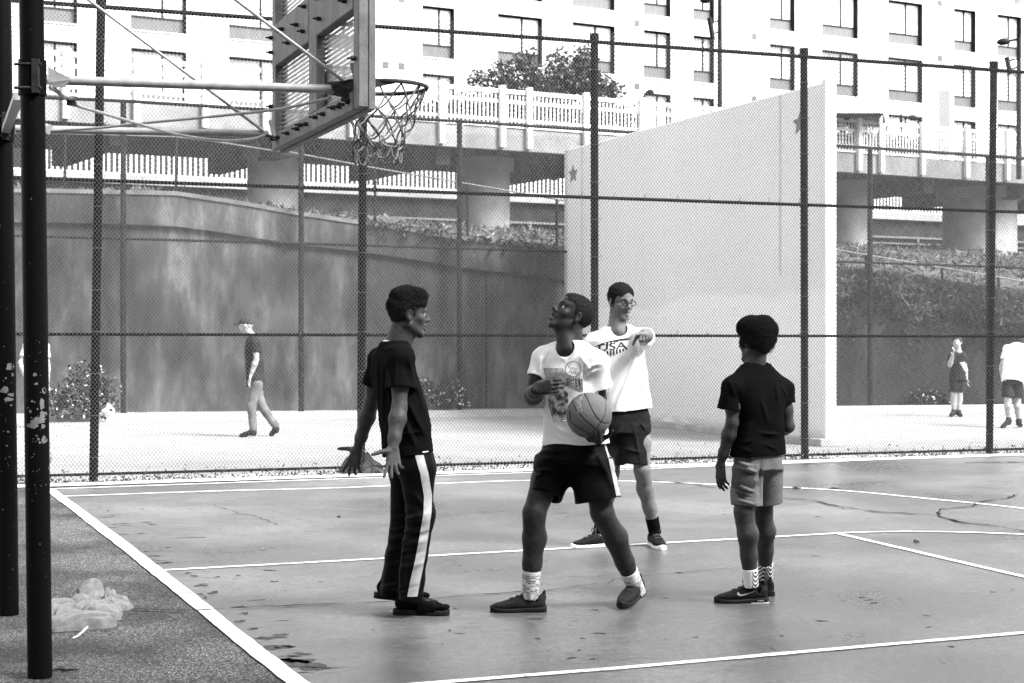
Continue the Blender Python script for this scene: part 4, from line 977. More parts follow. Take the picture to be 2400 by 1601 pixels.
def hair_cap(H, thick, m, parent, front=.062, side=-.01, back=-.045, noise=None, h=0.004, vol=(), fuzz=None, fz=.035):
    """hair over the skull; hairline: front height, side (above the ear), back (nape)"""
    c = H.s; S = SDF(h); ax = H.ax()
    S.ell(H(0, -.015, .035), ax, ((.072+thick)*c, (.090+thick)*c, (.082+thick)*c), .01)
    S.ell(H(0, .040, .048), ax, ((.056+thick)*c, (.047+thick)*c, (.052+thick)*c), .02)
    for ctr, rad in vol: S.ell(H(*ctr), ax, tuple(x*c for x in rad), .02)
    S.ell(H(0, .110, -.010), ax, (.070*c, .066*c, (front+.014)*c), .012, op=-1)
    S.ell(H(0, .115, -.085), ax, (.14*c, .105*c, .085*c), .01, op=-1)
    for q in (-1, 1): S.ell(H(q*.072, .062, .018), ax, (.03*c, .036*c, .040*c), .012, op=-1)
    S.ell(H(0, -.0, -.155), ax, (.12*c, .16*c, (.155+back)*c), .01, op=-1)
    for q in (-1, 1): S.ell(H(q*.085, .0, -.03), ax, (.022*c, .024*c, .045*c), .008, op=-1)
    S.noise = noise; me = S.mesh('hair', m); o = link('hair', me, parent)
    if fuzz:
        loc = lambda V_: ((V_-H.o)@H.u)/c+RNG.normal(size=len(V_))*.022
        hair_fuzz(me, fuzz[0], fuzz[1], fuzz[2], m, 'hair_curls', o, keep=lambda V_: loc(V_) > fz); hair_fuzz(me, fuzz[0]//2, min(.005, fuzz[1]), fuzz[2], m, 'hair_curls', o, keep=lambda V_: loc(V_) <= fz)
    S = SDF(.006); S.ell(H(0, -.015, .035), ax, ((.072+.001)*c, (.090+.001)*c, (.082+.001)*c), .01)
    S.ell(H(0, .112, -.005), ax, (.070*c, .062*c, (front+.006)*c), .012, op=-1); S.ell(H(0, .122, -.09), ax, (.14*c, .105*c, .085*c), .01, op=-1)
    for q in (-1, 1): S.ell(H(q*.075, .068, .012), ax, (.03*c, .036*c, .038*c), .012, op=-1)
    S.ell(H(0, .01, -.165), ax, (.12*c, .16*c, (.155+back)*c), .01, op=-1)
    for q in (-1, 1): S.ell(H(q*.085, .0, -.03), ax, (.022*c, .024*c, .045*c), .008, op=-1)
    m2 = S.mesh('hair', m); hair_fuzz(m2, 5000, .005, .0009, m, 'hair_stubble', o); bpy.data.meshes.remove(m2)
    return o
def sock(parent, an, top, r0, r1, m, toe=None, fn=None, name='sock'):
    S = SDF(.004); S.cone(an, top, r0, r1, .01, flat=True); me = S.mesh(name, m)
    if fn: set_tone(me, fn)
    return link(name, me, parent)
def shorts(parent, secs, legs, m, h=0.005, folds=(), noise=None, cav=.05, name='shorts', k=.03):
    S = SDF(h); S.loft(secs, k=k)
    for hp, en, r0, r1 in legs: S.cone(hp, hp, r0*.7, r0*.7, k); S.cone(hp, en, r0, r1, k, flat=True)
    S.folds = [(A3(a), A3(b), w_, am*1.6 if am > 0 else am) for a, b, w_, am in folds]; S.noise = noise
    for hp, en, r0, r1 in legs:
        d = nrm(A3(en)-A3(hp)); S.cone(A3(en)-d*cav, A3(en)+d*.02, r1-.032, r1-.011, .003, op=-2, flat=True)
    o = link(name, S.mesh(name, m), parent); return o
def strip_on(o, pts_px, Yd, wpx, m, name, parent, d=(0, 1, 0)):
    """a side stripe laid on a garment along a line seen in the photo"""
    bv = bvh(o); P = [U(p[0], p[1], Yd) for p in pts_px]; polys = []; ux = Vector((1, 0, 0)); vz = Vector((0, 0, 1)); org = P[0]
    wm = [x/F*Yd for x in wpx]
    for i in range(len(P)-1):
        a, b_ = P[i]-org, P[i+1]-org; polys.append([(a.x-wm[i]/2, a.z), (a.x+wm[i]/2, a.z), (b_.x+wm[i+1]/2, b_.z), (b_.x-wm[i+1]/2, b_.z)])
    return decal(bv, polys, m, name, parent, org, ux, vz, d, 0.003)
NO_WR = [(52.0, .0014), (30.0, .0032), (17.0, .004)]

# ---- left player: black shirt, track pants, slides
def player_left():
    Y = 8.42; J = lambda px, py, dy=0.0: U(px, py, Y+dy)
    P = base('person', 'player in a black t-shirt and side striped track pants, arms spread low', G(960, 1440), (.93, .37)); R = P['root']; r, f = P['r'], P['f']
    sk = skin('brown skin', 0.034, 0.056)
    H = Fr(J(957, 737), (.965, .25, -.06), (.05, .0, 1))
    S = SDF(.004); head_sdf(S, H); nb = A3(J(926, 804))
    S.cone(H(0, -.030, -.055), nb-Vn3(0, 0, .02), .054, .060, .025); S.cone(H(0, .0, -.075), nb+A3(f)*.04-Vn3(0, 0, .02), .044, .052, .025)
    pel, ch = J(958, 1010), J(918, 870); torso_skin(S, pel, ch, nb, P)
    sR, eR, wR = J(940, 842, -.165), J(936, 955, -.21), J(921, 1050, -.30); sL, eL, wL = J(890, 842, .16), J(869, 948, .22), J(839, 1050, .24)
    arm_sdf(S, sR, eR, wR); arm_sdf(S, sL, eL, wL)
    hand_sdf(S, wR, (.05, -.42, -.90), (.25, -.80, .42), (-1, 0, 0), [.10, .22, .30, .42], .20, thumb=(.25, .95, .25), tcurl=-.1)
    hand_sdf(S, wL, (-.30, .1, -.95), (.35, .85, .25), (-1, 0, .2), [.16, .28, .34, .30], .22, thumb=(.20, .95, .2), tcurl=-.1)
    leg = [(J(972, 1030, -.08), J(986, 1205, -.10), J(962, 1400, -.09)), (J(952, 1030, .08), J(950, 1196, .10), J(917, 1392, .13))]
    body = link('body', S.mesh('body', sk), R)
    eyes(H, body, (0, 1, .0), M_EYE, M_IRIS)
    hair_cap(H, .0075, M_HAIR, R, front=.078, back=-.05, noise=[(170., .0022), (90., .003)], vol=[((0, -.012, .085), (.066, .080, .048)), ((0, .035, .100), (.058, .056, .036)), ((0, -.02, .095), (.062, .066, .046)), ((0, -.042, -.02), (.054, .046, .040))], h=.0035, fuzz=(40000, .012, .0009), fz=.05)
    # t-shirt
    secs = [sec(J(956, 1064), P, .185, .118), sec(J(951, 1005), P, .185, .120), sec(J(936, 935), P, .182, .110), sec(J(921, 868), P, .185, .103), sec(J(919, 830), P, .172, .090), sec(J(925, 804), P, .095, .066)]
    fo = [(J(900, 830, -.12), J(893, 1000, -.13), .012, .007), (J(908, 835, -.15), J(915, 960, -.17), .010, .007), (J(885, 830, -.05), J(886, 980, -.06), .012, .006), (J(895, 822, -.16), J(935, 808, -.12), .010, .005),
          (J(920, 935, -.20), J(985, 1040, -.18), .014, -.008), (J(950, 930, -.17), J(1003, 1030, -.12), .013, .008), (J(940, 960, -.19), J(975, 1050, -.19), .012, .008), (J(975, 880, -.10), J(1000, 980, -.09), .012, .006),
          (J(958, 830, -.20), J(968, 890, -.2), .008, .006), (J(930, 850, -.22), J(925, 905, -.23), .009, .006), (J(948, 850, -.23), J(955, 900, -.24), .009, -.005), (J(905, 1000, -.14), J(960, 1040, -.19), .014, .006), (J(930, 1020, -.17), J(990, 1010, -.15), .010, .006)]
    sleeveR = A3(sR)+(A3(eR)-A3(sR))*.60; sleeveL = A3(sL)+(A3(eL)-A3(sL))*.56
    o, bv = tee(R, secs, [(A3(sR), sleeveR, .060, .074), (A3(sL), sleeveL, .058, .066)], (nb, A3(H(0, -.03, -.05))-nb), M_COTB, folds=fo, noise=NO_WR)
    # white under-collar showing at the nape, small tag print at the hem
    pts = [nb+nrm(A3(r)*math.cos(a)+A3(f)*math.sin(a))*.058+Vn3(0, 0, -.004-.014*math.sin(a)) for a in np.linspace(3.9, 6.2, 12)]
    MB().tube(pts, .006, 6).build('undershirt', M_COTW, R, True)
    decal(bv, [[(-.014, -.003), (.014, -.001), (.014, .004), (-.014, .002)]], M_COTW, 'hem_print', o, J(1001, 1054), (1, 0, 0), (0, 0, 1), (0, 1, 0))
    # track pants
    S = SDF(.005); S.loft([sec(J(966, 1100), P, .140, .095), sec(J(962, 1050), P, .145, .095), sec(J(957, 1000), P, .12, .08)], k=.04)
    fl = []
    for i, (hp, kn, an) in enumerate(leg):
        hp, kn, an = A3(hp), A3(kn), A3(an); S.cone(hp, hp*.6+kn*.4, .072, .090, .04); S.cone(hp*.6+kn*.4, kn, .090, .070, .04); S.cone(kn, an*.93+kn*.07, .072, .062, .03); S.cone(an*.93+kn*.07, an+Vn3(0, 0, -.015), .062, .060, .01, flat=True)
        g = np.random.default_rng(i)
        for q in (.02, .10, .17, .24, .32, .45, .6, .85, .92):
            c = kn*(1-q)+an*q; t_ = g.normal(size=3)*.2; fl.append((c+Vn3(-.07, -.075, -.015)+t_*.05, c+Vn3(.075, -.07, .02)+t_*.05, .011, .007*g.choice((1, -.8))))
    fl += [(J(960, 1150, -.2), J(1000, 1195, -.2), .014, .010), (J(960, 1215, -.17), J(990, 1205, -.18), .010, .012), (J(948, 1250, -.1), J(935, 1380, -.1), .012, .010)]
    S.folds = [(A3(a), A3(b), w_, am) for a, b, w_, am in fl]; S.noise = NO_WR
    pants = link('track_pants', S.mesh('track_pants', M_SATIN), R)
    strip_on(pants, [(982, 1068), (994, 1110), (1002, 1165), (1001, 1205), (994, 1250), (984, 1310), (971, 1370), (965, 1402)], Y-.2, [20, 19, 18, 18, 20, 22, 24, 24], M_STRIPE, 'side_stripe', pants)
    # socks and slides
    for (gp, toe, pit, z) in ((G(961, 1442), (1, -.10, 0), 0.0, 0.0), (G(914, 1428), (1, .12, 0), 0.13, 0.05)):
        fr = Fr(A3(gp)+Vn3(0, 0, z), nrm((toe[0], toe[1], -math.sin(pit))), (0, 0, 1)); rr, ff, uu = fr.ax()
        sl_ = empty('slide_sandal', (gp.x, gp.y, 0)); sl_.parent = R; sl_.location = Vector((gp.x, gp.y, 0))-Vector(R.location)
        def put(o): o.parent = R; o.location = -Vector(R.location); return o
        bpy.data.objects.remove(sl_)
        S = SDF(.0035); S.loft([(fr(0, y, .018), rr, a, uu, .017) for y, a in ((-.088, .022), (-.075, .034), (-.03, .038), (.04, .038), (.11, .049), (.16, .047), (.195, .034), (.207, .018))], n=4)
        so = link('slide_sole', S.mesh('slide_sole', M_SOLEB), R)
        S = SDF(.0035); S.cone(fr(0, -.045, .062), fr(0, .03, .072), .034, .036, .02); S.cone(fr(0, .03, .068), fr(0, .12, .052), .036, .030, .02, sq=(uu, .8)); S.ell(fr(.003, .13, .048), (rr, ff, uu), (.046, .055, .021), .02)
        for q, (xx, yy) in enumerate(((-.030, .182), (-.014, .192), (.003, .193), (.018, .188), (.031, .178))): S.ell(fr(xx*(1), yy, .046), (rr, ff, uu), (.0115, .016, .0115), .006)
        S.cone(fr(0, -.03, .06), fr(0, -.02, .17), .036, .036, .02); link('sock', S.mesh('sock', M_COTB), R)
        S = SDF(.0035); S.loft([(fr(0, y, .045), rr, a, uu, zz) for y, a, zz in ((.045, .047, .056), (.08, .052, .046), (.125, .054, .036), (.14, .053, .032))], n=2.6)
        S.loft([(fr(0, y, .040), rr, a-.007, uu, zz-.007) for y, a, zz in ((.03, .047, .056), (.08, .052, .046), (.125, .054, .036), (.16, .053, .032))], n=2.6, op=-1, k=.002)
        S.cone(fr(-.1, .09, -.05), fr(.1, .09, -.05), .055, None, .002, op=-1)
        st = link('strap', S.mesh('strap', M_SATIN), R)
        if z == 0.0: decal(bvh(st), [[(math.cos(a)*.013, math.sin(a)*.008) for a in np.linspace(0, 6.28, 14)[:-1]]], M_SOLEW, 'badge', st, fr(.030, .098, .085), ff, np.cross(rr, ff)*0+uu*.7+rr*.7, -(rr*.75+uu*.65), .002)
player_left()

# ---- ball player: white printed shirt, black shorts
def player_ball():
    Y = 8.50; J = lambda px, py, dy=0.0: U(px, py, Y+dy)
    P = base('person', 'player in a printed white t-shirt looking up with the ball in his palm', G(1330, 1436), (-.45, -.89)); R = P['root']; r, f = P['r'], P['f']
    sk = skin('dark brown skin', 0.018, 0.032)
    H = Fr(J(1340, 740), (-.78, -.30, .55), (.52, .15, .84))
    S = SDF(.004); head_sdf(S, H, mouth=.007); nb = A3(J(1337, 804, -.01))
    S.cone(H(0, -.030, -.055), nb-Vn3(0, 0, .03)-A3(f)*.02, .058, .064, .025); S.cone(H(0, .01, -.075), nb+A3(f)*.035-Vn3(0, 0, .03), .046, .054, .025)
    pel, ch = J(1345, 1010), J(1335, 880); torso_skin(S, pel, ch, nb, P)
    sR, eR, wR = J(1276, 840, .07), J(1249, 932, .03), J(1254, 914, -.20); sL, eL = J(1396, 847, -.09), J(1403, 938, -.02)
    bc = U(1380.5, 973.5, 8.25); wL = Vector(bc)+Vector((.052, .075, -.128))
    arm_sdf(S, sR, eR, wR, 1.08); arm_sdf(S, sL, eL, wL, 1.08)
    hand_sdf(S, wR, (.88, -.42, .22), (.42, .86, -.1), (-.1, .1, 1), [.55, .50, .50, .55], .03, thumb=(.75, .35, .55))
    hand_sdf(S, wL, (-.28, -.96, .02), (.0, .02, 1), (.95, -.28, 0), [.34, .36, .36, .36], .14, thumb=(.55, .8, .30))
    legs = [(J(1308, 1040, .05), J(1253, 1207, -.08), J(1243, 1388, 0)), (J(1384, 1040, -.03), J(1414, 1205, -.04), J(1492, 1382, .24))]
    for i, (a, b, c) in enumerate(legs): leg_sdf(S, a, b, c, -A3(f) if i == 0 else nrm((.75, .6, 0)), 1.06)
    body = link('body', S.mesh('body', sk), R); eyes(H, body, (0, 1, .15), M_EYE, M_IRIS)
    for m_ in (-1, 1): MB().tube([H(m_*.016, .0935, .023), H(m_*.031, .0885, .029), H(m_*.046, .076, .025)], [.003, .0042, .002], 6).build('eyebrow', M_HAIR, body, True)
    hair_cap(H, .005, M_HAIR, R, front=.076, back=-.04, noise=[(200., .0008)], h=.0035, fuzz=(26000, .004, .0008))
    secs = [sec(J(1349, 1041), P, .182, .130), sec(J(1347, 985), P, .165, .125), sec(J(1342, 925), P, .155, .115), sec(J(1338, 870), P, .162, .112), sec(J(1337, 836), P, .160, .095), sec(J(1336, 806), P, .095, .07)]
    # hem dips at the front
    d0 = -.17
    fo = [(J(1300, 835, d0), J(1285, 900, d0), .010, .006), (J(1295, 1000, d0), J(1345, 1022, d0), .010, .009), (J(1280, 1010, d0), J(1320, 1032, d0), .009, .007), (J(1300, 985, d0), J(1360, 1000, d0), .010, .007), (J(1340, 1030, d0), J(1405, 1020, d0), .010, .006),
          (J(1366, 850, d0), J(1360, 910, d0), .009, .008), (J(1362, 835, d0), J(1385, 870, -.2), .008, .006), (J(1372, 870, -.2), J(1405, 850, -.2), .008, .008), (J(1375, 885, -.2), J(1395, 868, -.21), .007, .008), (J(1380, 862, -.2), J(1410, 862, -.2), .007, -.006),
          (J(1268, 830, -.05), J(1262, 875, -.05), .008, .006), (J(1290, 825, -.12), J(1272, 860, -.08), .008, -.006), (J(1310, 830, d0), J(1330, 850, d0), .008, .005), (J(1350, 835, d0), J(1330, 860, d0), .008, .005), (J(1285, 940, d0), J(1290, 990, d0), .010, -.006)]
    slR = A3(sR)+(A3(eR)-A3(sR))*.50; slL = A3(sL)+(A3(eL)-A3(sL))*.62
    o, bv = tee(R, secs, [(A3(sR), slR, .058, .068), (A3(sL), slL, .060, .074)], (nb, A3(H(0, -.01, -.06))-nb), M_COTW, folds=fo, noise=NO_WR, neck_r=.064, trap_off=.03, dip=(f, .025))
    # printed picture: band of dark landscape, figures, round badge with scrawled lettering
    g1 = mat('grey print', 0.22, 0.4, rough=0.9, scale=40, contrast=(.4, .6)); g2 = mat('dark print', 0.03, 0.10, rough=0.9, scale=30, contrast=(.4, .6)); g3_ = mat('mottled print', 0.05, 0.5, rough=0.9, scale=28, contrast=(.42, .58))
    org = J(1330, 920, -.3); k = (Y-.15)/F; uv = lambda pts: [((x-1330)*k, (920-y)*k) for x, y in pts]
    dec = lambda polys, m_, nm: decal(bv, [uv(p) for p in polys], m_, nm, o, org, (1, 0, 0), (0, 0, 1), (0, 1, 0), .0025)
    dec([[(1277, 866), (1322, 866), (1330, 880), (1368, 890), (1369, 921), (1290, 893), (1282, 892)]], g1, 'shirt_print')
    dec([[(1331, 888), (1368, 892), (1369, 920), (1345, 912), (1325, 906)], [(1288, 891), (1316, 890), (1312, 896), (1292, 897)]], g2, 'shirt_print')
    dec([[(1290, 899), (1316, 908), (1334, 925), (1338, 990), (1300, 993), (1290, 960), (1285, 925)]], g3_, 'shirt_print')
    dec([[(1296, 950), (1303, 952), (1304, 966), (1298, 968)], [(1310, 958), (1317, 960), (1318, 972), (1311, 974)], [(1312, 978), (1328, 975), (1330, 992), (1316, 993)]], g2, 'shirt_print')
    ring = [(1346+19*math.cos(a), 868+19*math.sin(a)) for a in np.linspace(0, 2*math.pi, 25)]; ri = [(1346+17.6*math.cos(a), 868+17.6*math.sin(a)) for a in np.linspace(0, 2*math.pi, 25)]
    dec([[ring[i], ring[i+1], ri[i+1], ri[i]] for i in range(24)], g2, 'shirt_print')
    scr = []
    for row, (y0, xs0, n_) in enumerate(((864, 1335, 5), (873, 1337, 5))):
        for q in range(n_):
            x = xs0+q*4.6; yy = y0+q*1.2; sl = 1.6*(1 if q % 2 else -1)
            scr += [[(x-sl, yy-4), (x-sl+1.1, yy-4), (x+sl+1.1, yy+3), (x+sl, yy+3)]]
            if q % 2: scr += [[(x-1, yy-1), (x+3, yy), (x+3, yy+1), (x-1, yy)]]
    dec(scr, g2, 'shirt_print')
    # shorts
    st = [sec(J(1347, 1085), P, .185, .155), sec(J(1346, 1045), P, .168, .132), sec(J(1345, 1012), P, .15, .11)]
    lh = [(J(1302, 1085, .02), J(1279, 1164, -.06), .105, .088), (J(1388, 1085, -.03), J(1402, 1172, -.05), .112, .122)]
    fo = [(J(1268, 1055, -.16), J(1320, 1062, -.17), .009, .009), (J(1262, 1075, -.16), J(1335, 1080, -.18), .010, .009), (J(1255, 1095, -.16), J(1330, 1092, -.18), .009, -.008), (J(1250, 1105, -.16), J(1310, 1103, -.18), .008, .009), (J(1246, 1125, -.16), J(1275, 1110, -.18), .008, .008), (J(1340, 1090, -.18), J(1352, 1160, -.19), .018, -.012), (J(1400, 1060, -.17), J(1440, 1150, -.17), .016, .008)]
    sh_ = shorts(R, st, lh, M_SATIN, folds=fo, noise=NO_WR, k=.05)
    strip_on(sh_, [(1420, 1037), (1431, 1075), (1441, 1115), (1452, 1165)], Y-.1, [9, 10, 13, 15], M_STRIPE, 'side_stripe', sh_)
    # socks with dashes, charcoal shoes
    ms = tone_mat('dashed white sock')
    for i, (a, b, c) in enumerate(legs):
        c, b = A3(c), A3(b); top = c+(b-c)*(.30 if i == 0 else .26); ax = nrm(b-c); g = np.random.default_rng(4+i)
        tab = g.random((40, 14))
        def fn(V, c=c, ax=ax, tab=tab):
            t_ = ((V-c)@ax); ang = np.arctan2(V[:, 0]-c[0], -(V[:, 1]-c[1])); ri = np.clip((t_/.009).astype(int), 0, 39); ci = np.clip(((ang+np.pi)/6.283*14).astype(int), 0, 13)
            dark = (tab[ri, ci] > .45) & ((t_/.009) % 1 < .55) & (t_ < .108); return np.where(dark, .09, .62)
        sock(R, c-ax*.03, top, .043, .050, ms, fn=fn)
    shoe(R, A3(G(1245, 1437))+Vn3(0, .02, 0), (-1, -.06), 0, 1.0, M_SHG, M_SOLEB, 'knit')
    an = A3(legs[1][2]); gp = Vn3(an[0], an[1], .035); shoe(R, gp, (-.45, -.89), .12, 1.0, M_SHG, M_SOLEB, 'knit')
    # basketball
    ball = empty('basketball', bc, 'basketball resting on the palm of the player in the printed shirt', 'ball')
    nu, nv, rad = 256, 128, .1165; th = np.linspace(0, math.pi, nv+1); ph = np.linspace(0, 2*math.pi, nu, endpoint=False)
    T_, Ph = np.meshgrid(th, ph, indexing='ij'); Pd = np.stack([np.sin(T_)*np.cos(Ph), np.sin(T_)*np.sin(Ph), np.cos(T_)], -1).reshape(-1, 3)
    bu = nrm((.25, -.80, -.55)); b1 = nrm(np.cross(bu, nrm((.55, 0, .83)))); b2 = np.cross(bu, b1)            # seams cross low at the front
    dist = np.minimum(np.abs(Pd@b1), np.abs(Pd@b2)); q = Pd@nrm(b1+b2*0)
    cx_ = Pd@b2; dist = np.minimum(dist, np.abs(np.abs(cx_)-.0-.62*(1-.45*np.abs(Pd@bu)**2)))
    gr = np.clip(1-(dist*rad/.0034)**2, 0, 1); Vb = Pd*(rad-.0022*gr)[:, None]+A3(bc); Q = []
    for i in range(nv):
        for j in range(nu): Q.append((i*nu+j, i*nu+(j+1) % nu, (i+1)*nu+(j+1) % nu, (i+1)*nu+j))
    mball = mat('pebbled ball leather', .1, rough=.55, bump=.5, bscale=420, spec=.35); t_, b_ = nodes(mball); a_ = N(t_, 'Attribute', attribute_name='tone'); t_.links.new(a_.outputs['Fac'], b_.inputs['Base Color'])
    me = mesh_np('leather_cover', Vb, np.array(Q)[:, ::-1], mball, True); at = me.attributes.new('tone', 'FLOAT', 'POINT'); at.data.foreach_set('value', np.where(gr > .25, .012, .105).astype(np.float32)); bo = link('leather_cover', me, ball)
    def on_ball(polys, ctr_px, ang, m_, nm, off, s=1.0):
        cdir = Vector(U(ctr_px[0], ctr_px[1], 8.15))-Vector(bc); cdir = Vector((cdir.x, -math.sqrt(max(1e-6, rad**2-cdir.x**2-cdir.z**2)), cdir.z)).normalized()
        ex = Vector((math.cos(ang), 0, math.sin(ang))); ex = (ex-cdir*ex.dot(cdir)).normalized(); ey = ex.cross(cdir)*-1
        bm = bmesh.new()
        for p in polys: bm.faces.new([bm.verts.new((x*s, y*s, 0)) for x, y in p])
        bmesh.ops.triangulate(bm, faces=bm.faces[:])
        for _ in range(2):
            es = [e for e in bm.edges if e.calc_length() > .008]
            if es: bmesh.ops.subdivide_edges(bm, edges=es, cuts=1); bmesh.ops.triangulate(bm, faces=bm.faces[:])
        for v in bm.verts:
            a = v.co.x/rad; b3 = v.co.y/rad; dv = (cdir*math.cos(b3)+ey*math.sin(b3)).normalized(); dv = (dv*math.cos(a)+ex*math.sin(a)).normalized() if abs(b3) < .01 else (cdir*math.cos(a)*math.cos(b3)+ex*math.sin(a)*math.cos(b3)+ey*math.sin(b3)).normalized()
            v.co = Vector(bc)+dv*(rad+off)
        m2 = bpy.data.meshes.new(nm); bm.to_mesh(m2); bm.free(); m2.materials.append(m_); link(nm, m2, bo)
    M_INK = mat('ball print ink', .008, rough=.5)
    on_ball(text_polys('Wilson', .048, .0016), (1351, 942), math.radians(-62), M_SOLEW, 'lettering', .0006)
    on_ball(text_polys('Wilson', .048, .0002), (1351, 942), math.radians(-62), M_INK, 'lettering', .0012)
    on_ball(text_polys('NCAA', .018, .0008), (1335, 975), math.radians(-68), M_INK, 'lettering', .0012)
player_ball()

# ---- pointing player: white USA shirt, glasses
def player_point():
    Y = 11.05; J = lambda px, py, dy=0.0: U(px, py, Y+dy)
    P = base('person', 'player with glasses in a white USA t-shirt pointing at the camera', G(1470, 1285), (.25, -.97)); R = P['root']; r, f = P['r'], P['f']
    sk = skin('light brown skin', 0.105, 0.15)
    H = Fr(J(1455, 708, -.02), (.50, -.85, -.14), (.05, -.10, 1))
    S = SDF(.0045); head_sdf(S, H, mouth=.008); nb = A3(J(1445, 766, .0))
    S.cone(H(0, -.030, -.055), nb-Vn3(0, 0, .03), .054, .060, .025); S.cone(H(0, .0, -.075), nb+A3(f)*.04-Vn3(0, 0, .03), .045, .052, .025)
    pel, ch = J(1468, 945), J(1452, 850); torso_skin(S, pel, ch, nb, P)
    sR, eR, wR = J(1392, 802, .05), J(1376, 885, .08), J(1392, 960, .05); sL, eL, wL = J(1506, 794, -.06), J(1516, 788, -.32), J(1508, 783, -.57)
    arm_sdf(S, sR, eR, wR); arm_sdf(S, sL, eL, wL, 1.05)
    hand_sdf(S, wR, (0, -.1, -1), (.9, .2, 0), (.1, -1, 0), .3)
    hand_sdf(S, wL, (-.16, -.98, -.03), (-.1, 0, -1), (-1, 0, 0), [.02, 1.25, 1.3, 1.3], .02, thumb=(.7, .4, .6), tcurl=.6)
    legs = [(J(1442, 975, .02), J(1432, 1110, .0), J(1407, 1236, .05)), (J(1494, 975, -.02), J(1506, 1106, -.06), J(1533, 1238, .05))]
    leg_sdf(S, *legs[0], nrm((.7, .6, 0))); leg_sdf(S, *legs[1], -A3(f))
    body = link('body', S.mesh('body', sk), R); eyes(H, body, (0, 1, -.1), M_EYE, M_IRIS)
    for m_ in (-1, 1): MB().tube([H(m_*.016, .094, .025), H(m_*.031, .089, .031), H(m_*.046, .077, .027)], [.003, .004, .002], 6).build('eyebrow', M_HAIR, body, True)
    mh = mat('dark brown curly hair', .018, .05, rough=.8, scale=160, bump=.3, bscale=300)
    hair_cap(H, .0055, mh, R, front=.078, back=-.04, noise=[(150., .0018)], vol=[((0, -.010, .072), (.066, .080, .055))], h=.004, fuzz=(30000, .008, .0009))
    # glasses
    gl = MB()
    for m_ in (-1, 1):
        ctr = (m_*.032, .102, .002); pts = [H(ctr[0]+.023*math.copysign(abs(math.cos(a))**.6, math.cos(a)), ctr[1]-.004*abs(ctr[0]+.02*math.cos(a))/.05, ctr[2]+.016*math.copysign(abs(math.sin(a))**.6, math.sin(a))) for a in np.linspace(0, 2*math.pi, 21)]
        gl.tube(pts, .0024, 6); gl.tube([H(m_*.055, .098, .010), H(m_*.079, .06, .010), H(m_*.082, .0, .008)], .0026, 6)
    gl.tube([H(-.009, .106, .006), H(0, .110, .008), H(.009, .106, .006)], .0022, 6); gl.build('glasses', M_SOLEB, R, True)
    secs = [sec(J(1468, 962), P, .180, .135), sec(J(1464, 920), P, .170, .125), sec(J(1456, 870), P, .170, .118), sec(J(1450, 825), P, .178, .112), sec(J(1449, 793), P, .165, .090), sec(J(1446, 766), P, .10, .068)]
    d0 = -.14
    fo = [(J(1495, 830, d0), J(1450, 940, d0), .013, .012), (J(1500, 850, d0), J(1480, 955, d0), .011, .010), (J(1488, 830, d0), J(1425, 930, d0), .013, -.010), (J(1505, 870, d0), J(1512, 955, d0), .010, .009), (J(1440, 890, d0), J(1420, 930, d0), .010, .009), (J(1465, 905, d0), J(1440, 955, d0), .010, .009), (J(1495, 800, d0), J(1500, 840, d0), .008, .010), (J(1488, 790, d0), J(1470, 800, d0), .008, -.006), (J(1420, 790, d0), J(1400, 830, d0), .010, .006), (J(1490, 900, d0), J(1495, 960, d0), .009, -.008)]
    slR = A3(sR)+(A3(eR)-A3(sR))*.62; slL = A3(sL)+(A3(eL)-A3(sL))*.80
    o, bv = tee(R, secs, [(A3(sR), slR, .060, .070), (A3(sL), slL, .060, .0601)], (nb, A3(H(0, -.02, -.06))-nb), M_COTW, folds=fo, noise=NO_WR, neck_r=.062, nocav=.0601, dip=(f, .02))
    ink = mat('faded black shirt ink', .02, .06, rough=.9, scale=60)
    org = J(1440, 815, -.4); k = (Y-.12)/F; uv = lambda pts: [((x-1440)*k, (815-y)*k) for x, y in pts]
    dec = lambda polys, m_, nm='shirt_print', off=.003: decal(bv, [uv(p) for p in polys], m_, nm, o, org, (1, 0, 0), (0, 0, 1), (0, 1, 0), off)
    sl = lambda x: -(x-1440)*.14
    dec([[(1398, 815), (1420, 803+1), (1440, 799), (1462, 795), (1481, 793), (1481, 797), (1462, 800), (1440, 806), (1420, 810)]], ink)
    dec([[(x, 797+sl(x)+25), (x+4.2, 797+sl(x)+24.4), (x+4.2, 797+sl(x)+(38-abs(x-1438)*.28)), (x, 797+sl(x)+(38-abs(x-1438)*.28)+.5)] for x in np.arange(1413, 1478, 7.4)], ink)
    T = text_polys('USA', .075, .0012)
    def warp(p):
        return [(x*1.42, y*.86+x*.17-.002) for x, y in p]
    decal(bv, [warp(p) for p in T], ink, 'shirt_print', o, J(1441, 820, -.4), (1, 0, 0), (0, 0, 1), (0, 1, 0), .003)
    for sx in (1425, 1434, 1443, 1459):
        pl = [(sx+(2.6 if q % 2 == 0 else 1.1)*math.sin(q*math.pi/5), 805.5+sl(sx)-1.2-(2.6 if q % 2 == 0 else 1.1)*math.cos(q*math.pi/5)) for q in range(10)]; dec([pl], M_COTW, off=.005)
    mj = mat('charcoal denim', .006, .014, rough=.9, scale=90, bump=.4, bscale=280)
    st = [sec(J(1468, 1010), P, .165, .135), sec(J(1468, 975), P, .158, .125), sec(J(1468, 940), P, .14, .10)]
    fo = [(J(1485, 1000, -.12), J(1500, 1080, -.12), .012, .007), (J(1460, 985, -.14), J(1440, 1030, -.14), .012, .008), (J(1500, 990, -.12), J(1515, 1010, -.1), .008, .007), (J(1455, 1050, -.1), J(1510, 1062, -.12), .010, .006)]
    shorts(R, st, [(J(1440, 1000, .0), J(1428, 1086, .0), .092, .098), (J(1489, 1000, -.03), J(1485, 1088, -.05), .094, .104)], mj, folds=fo, noise=NO_WR)
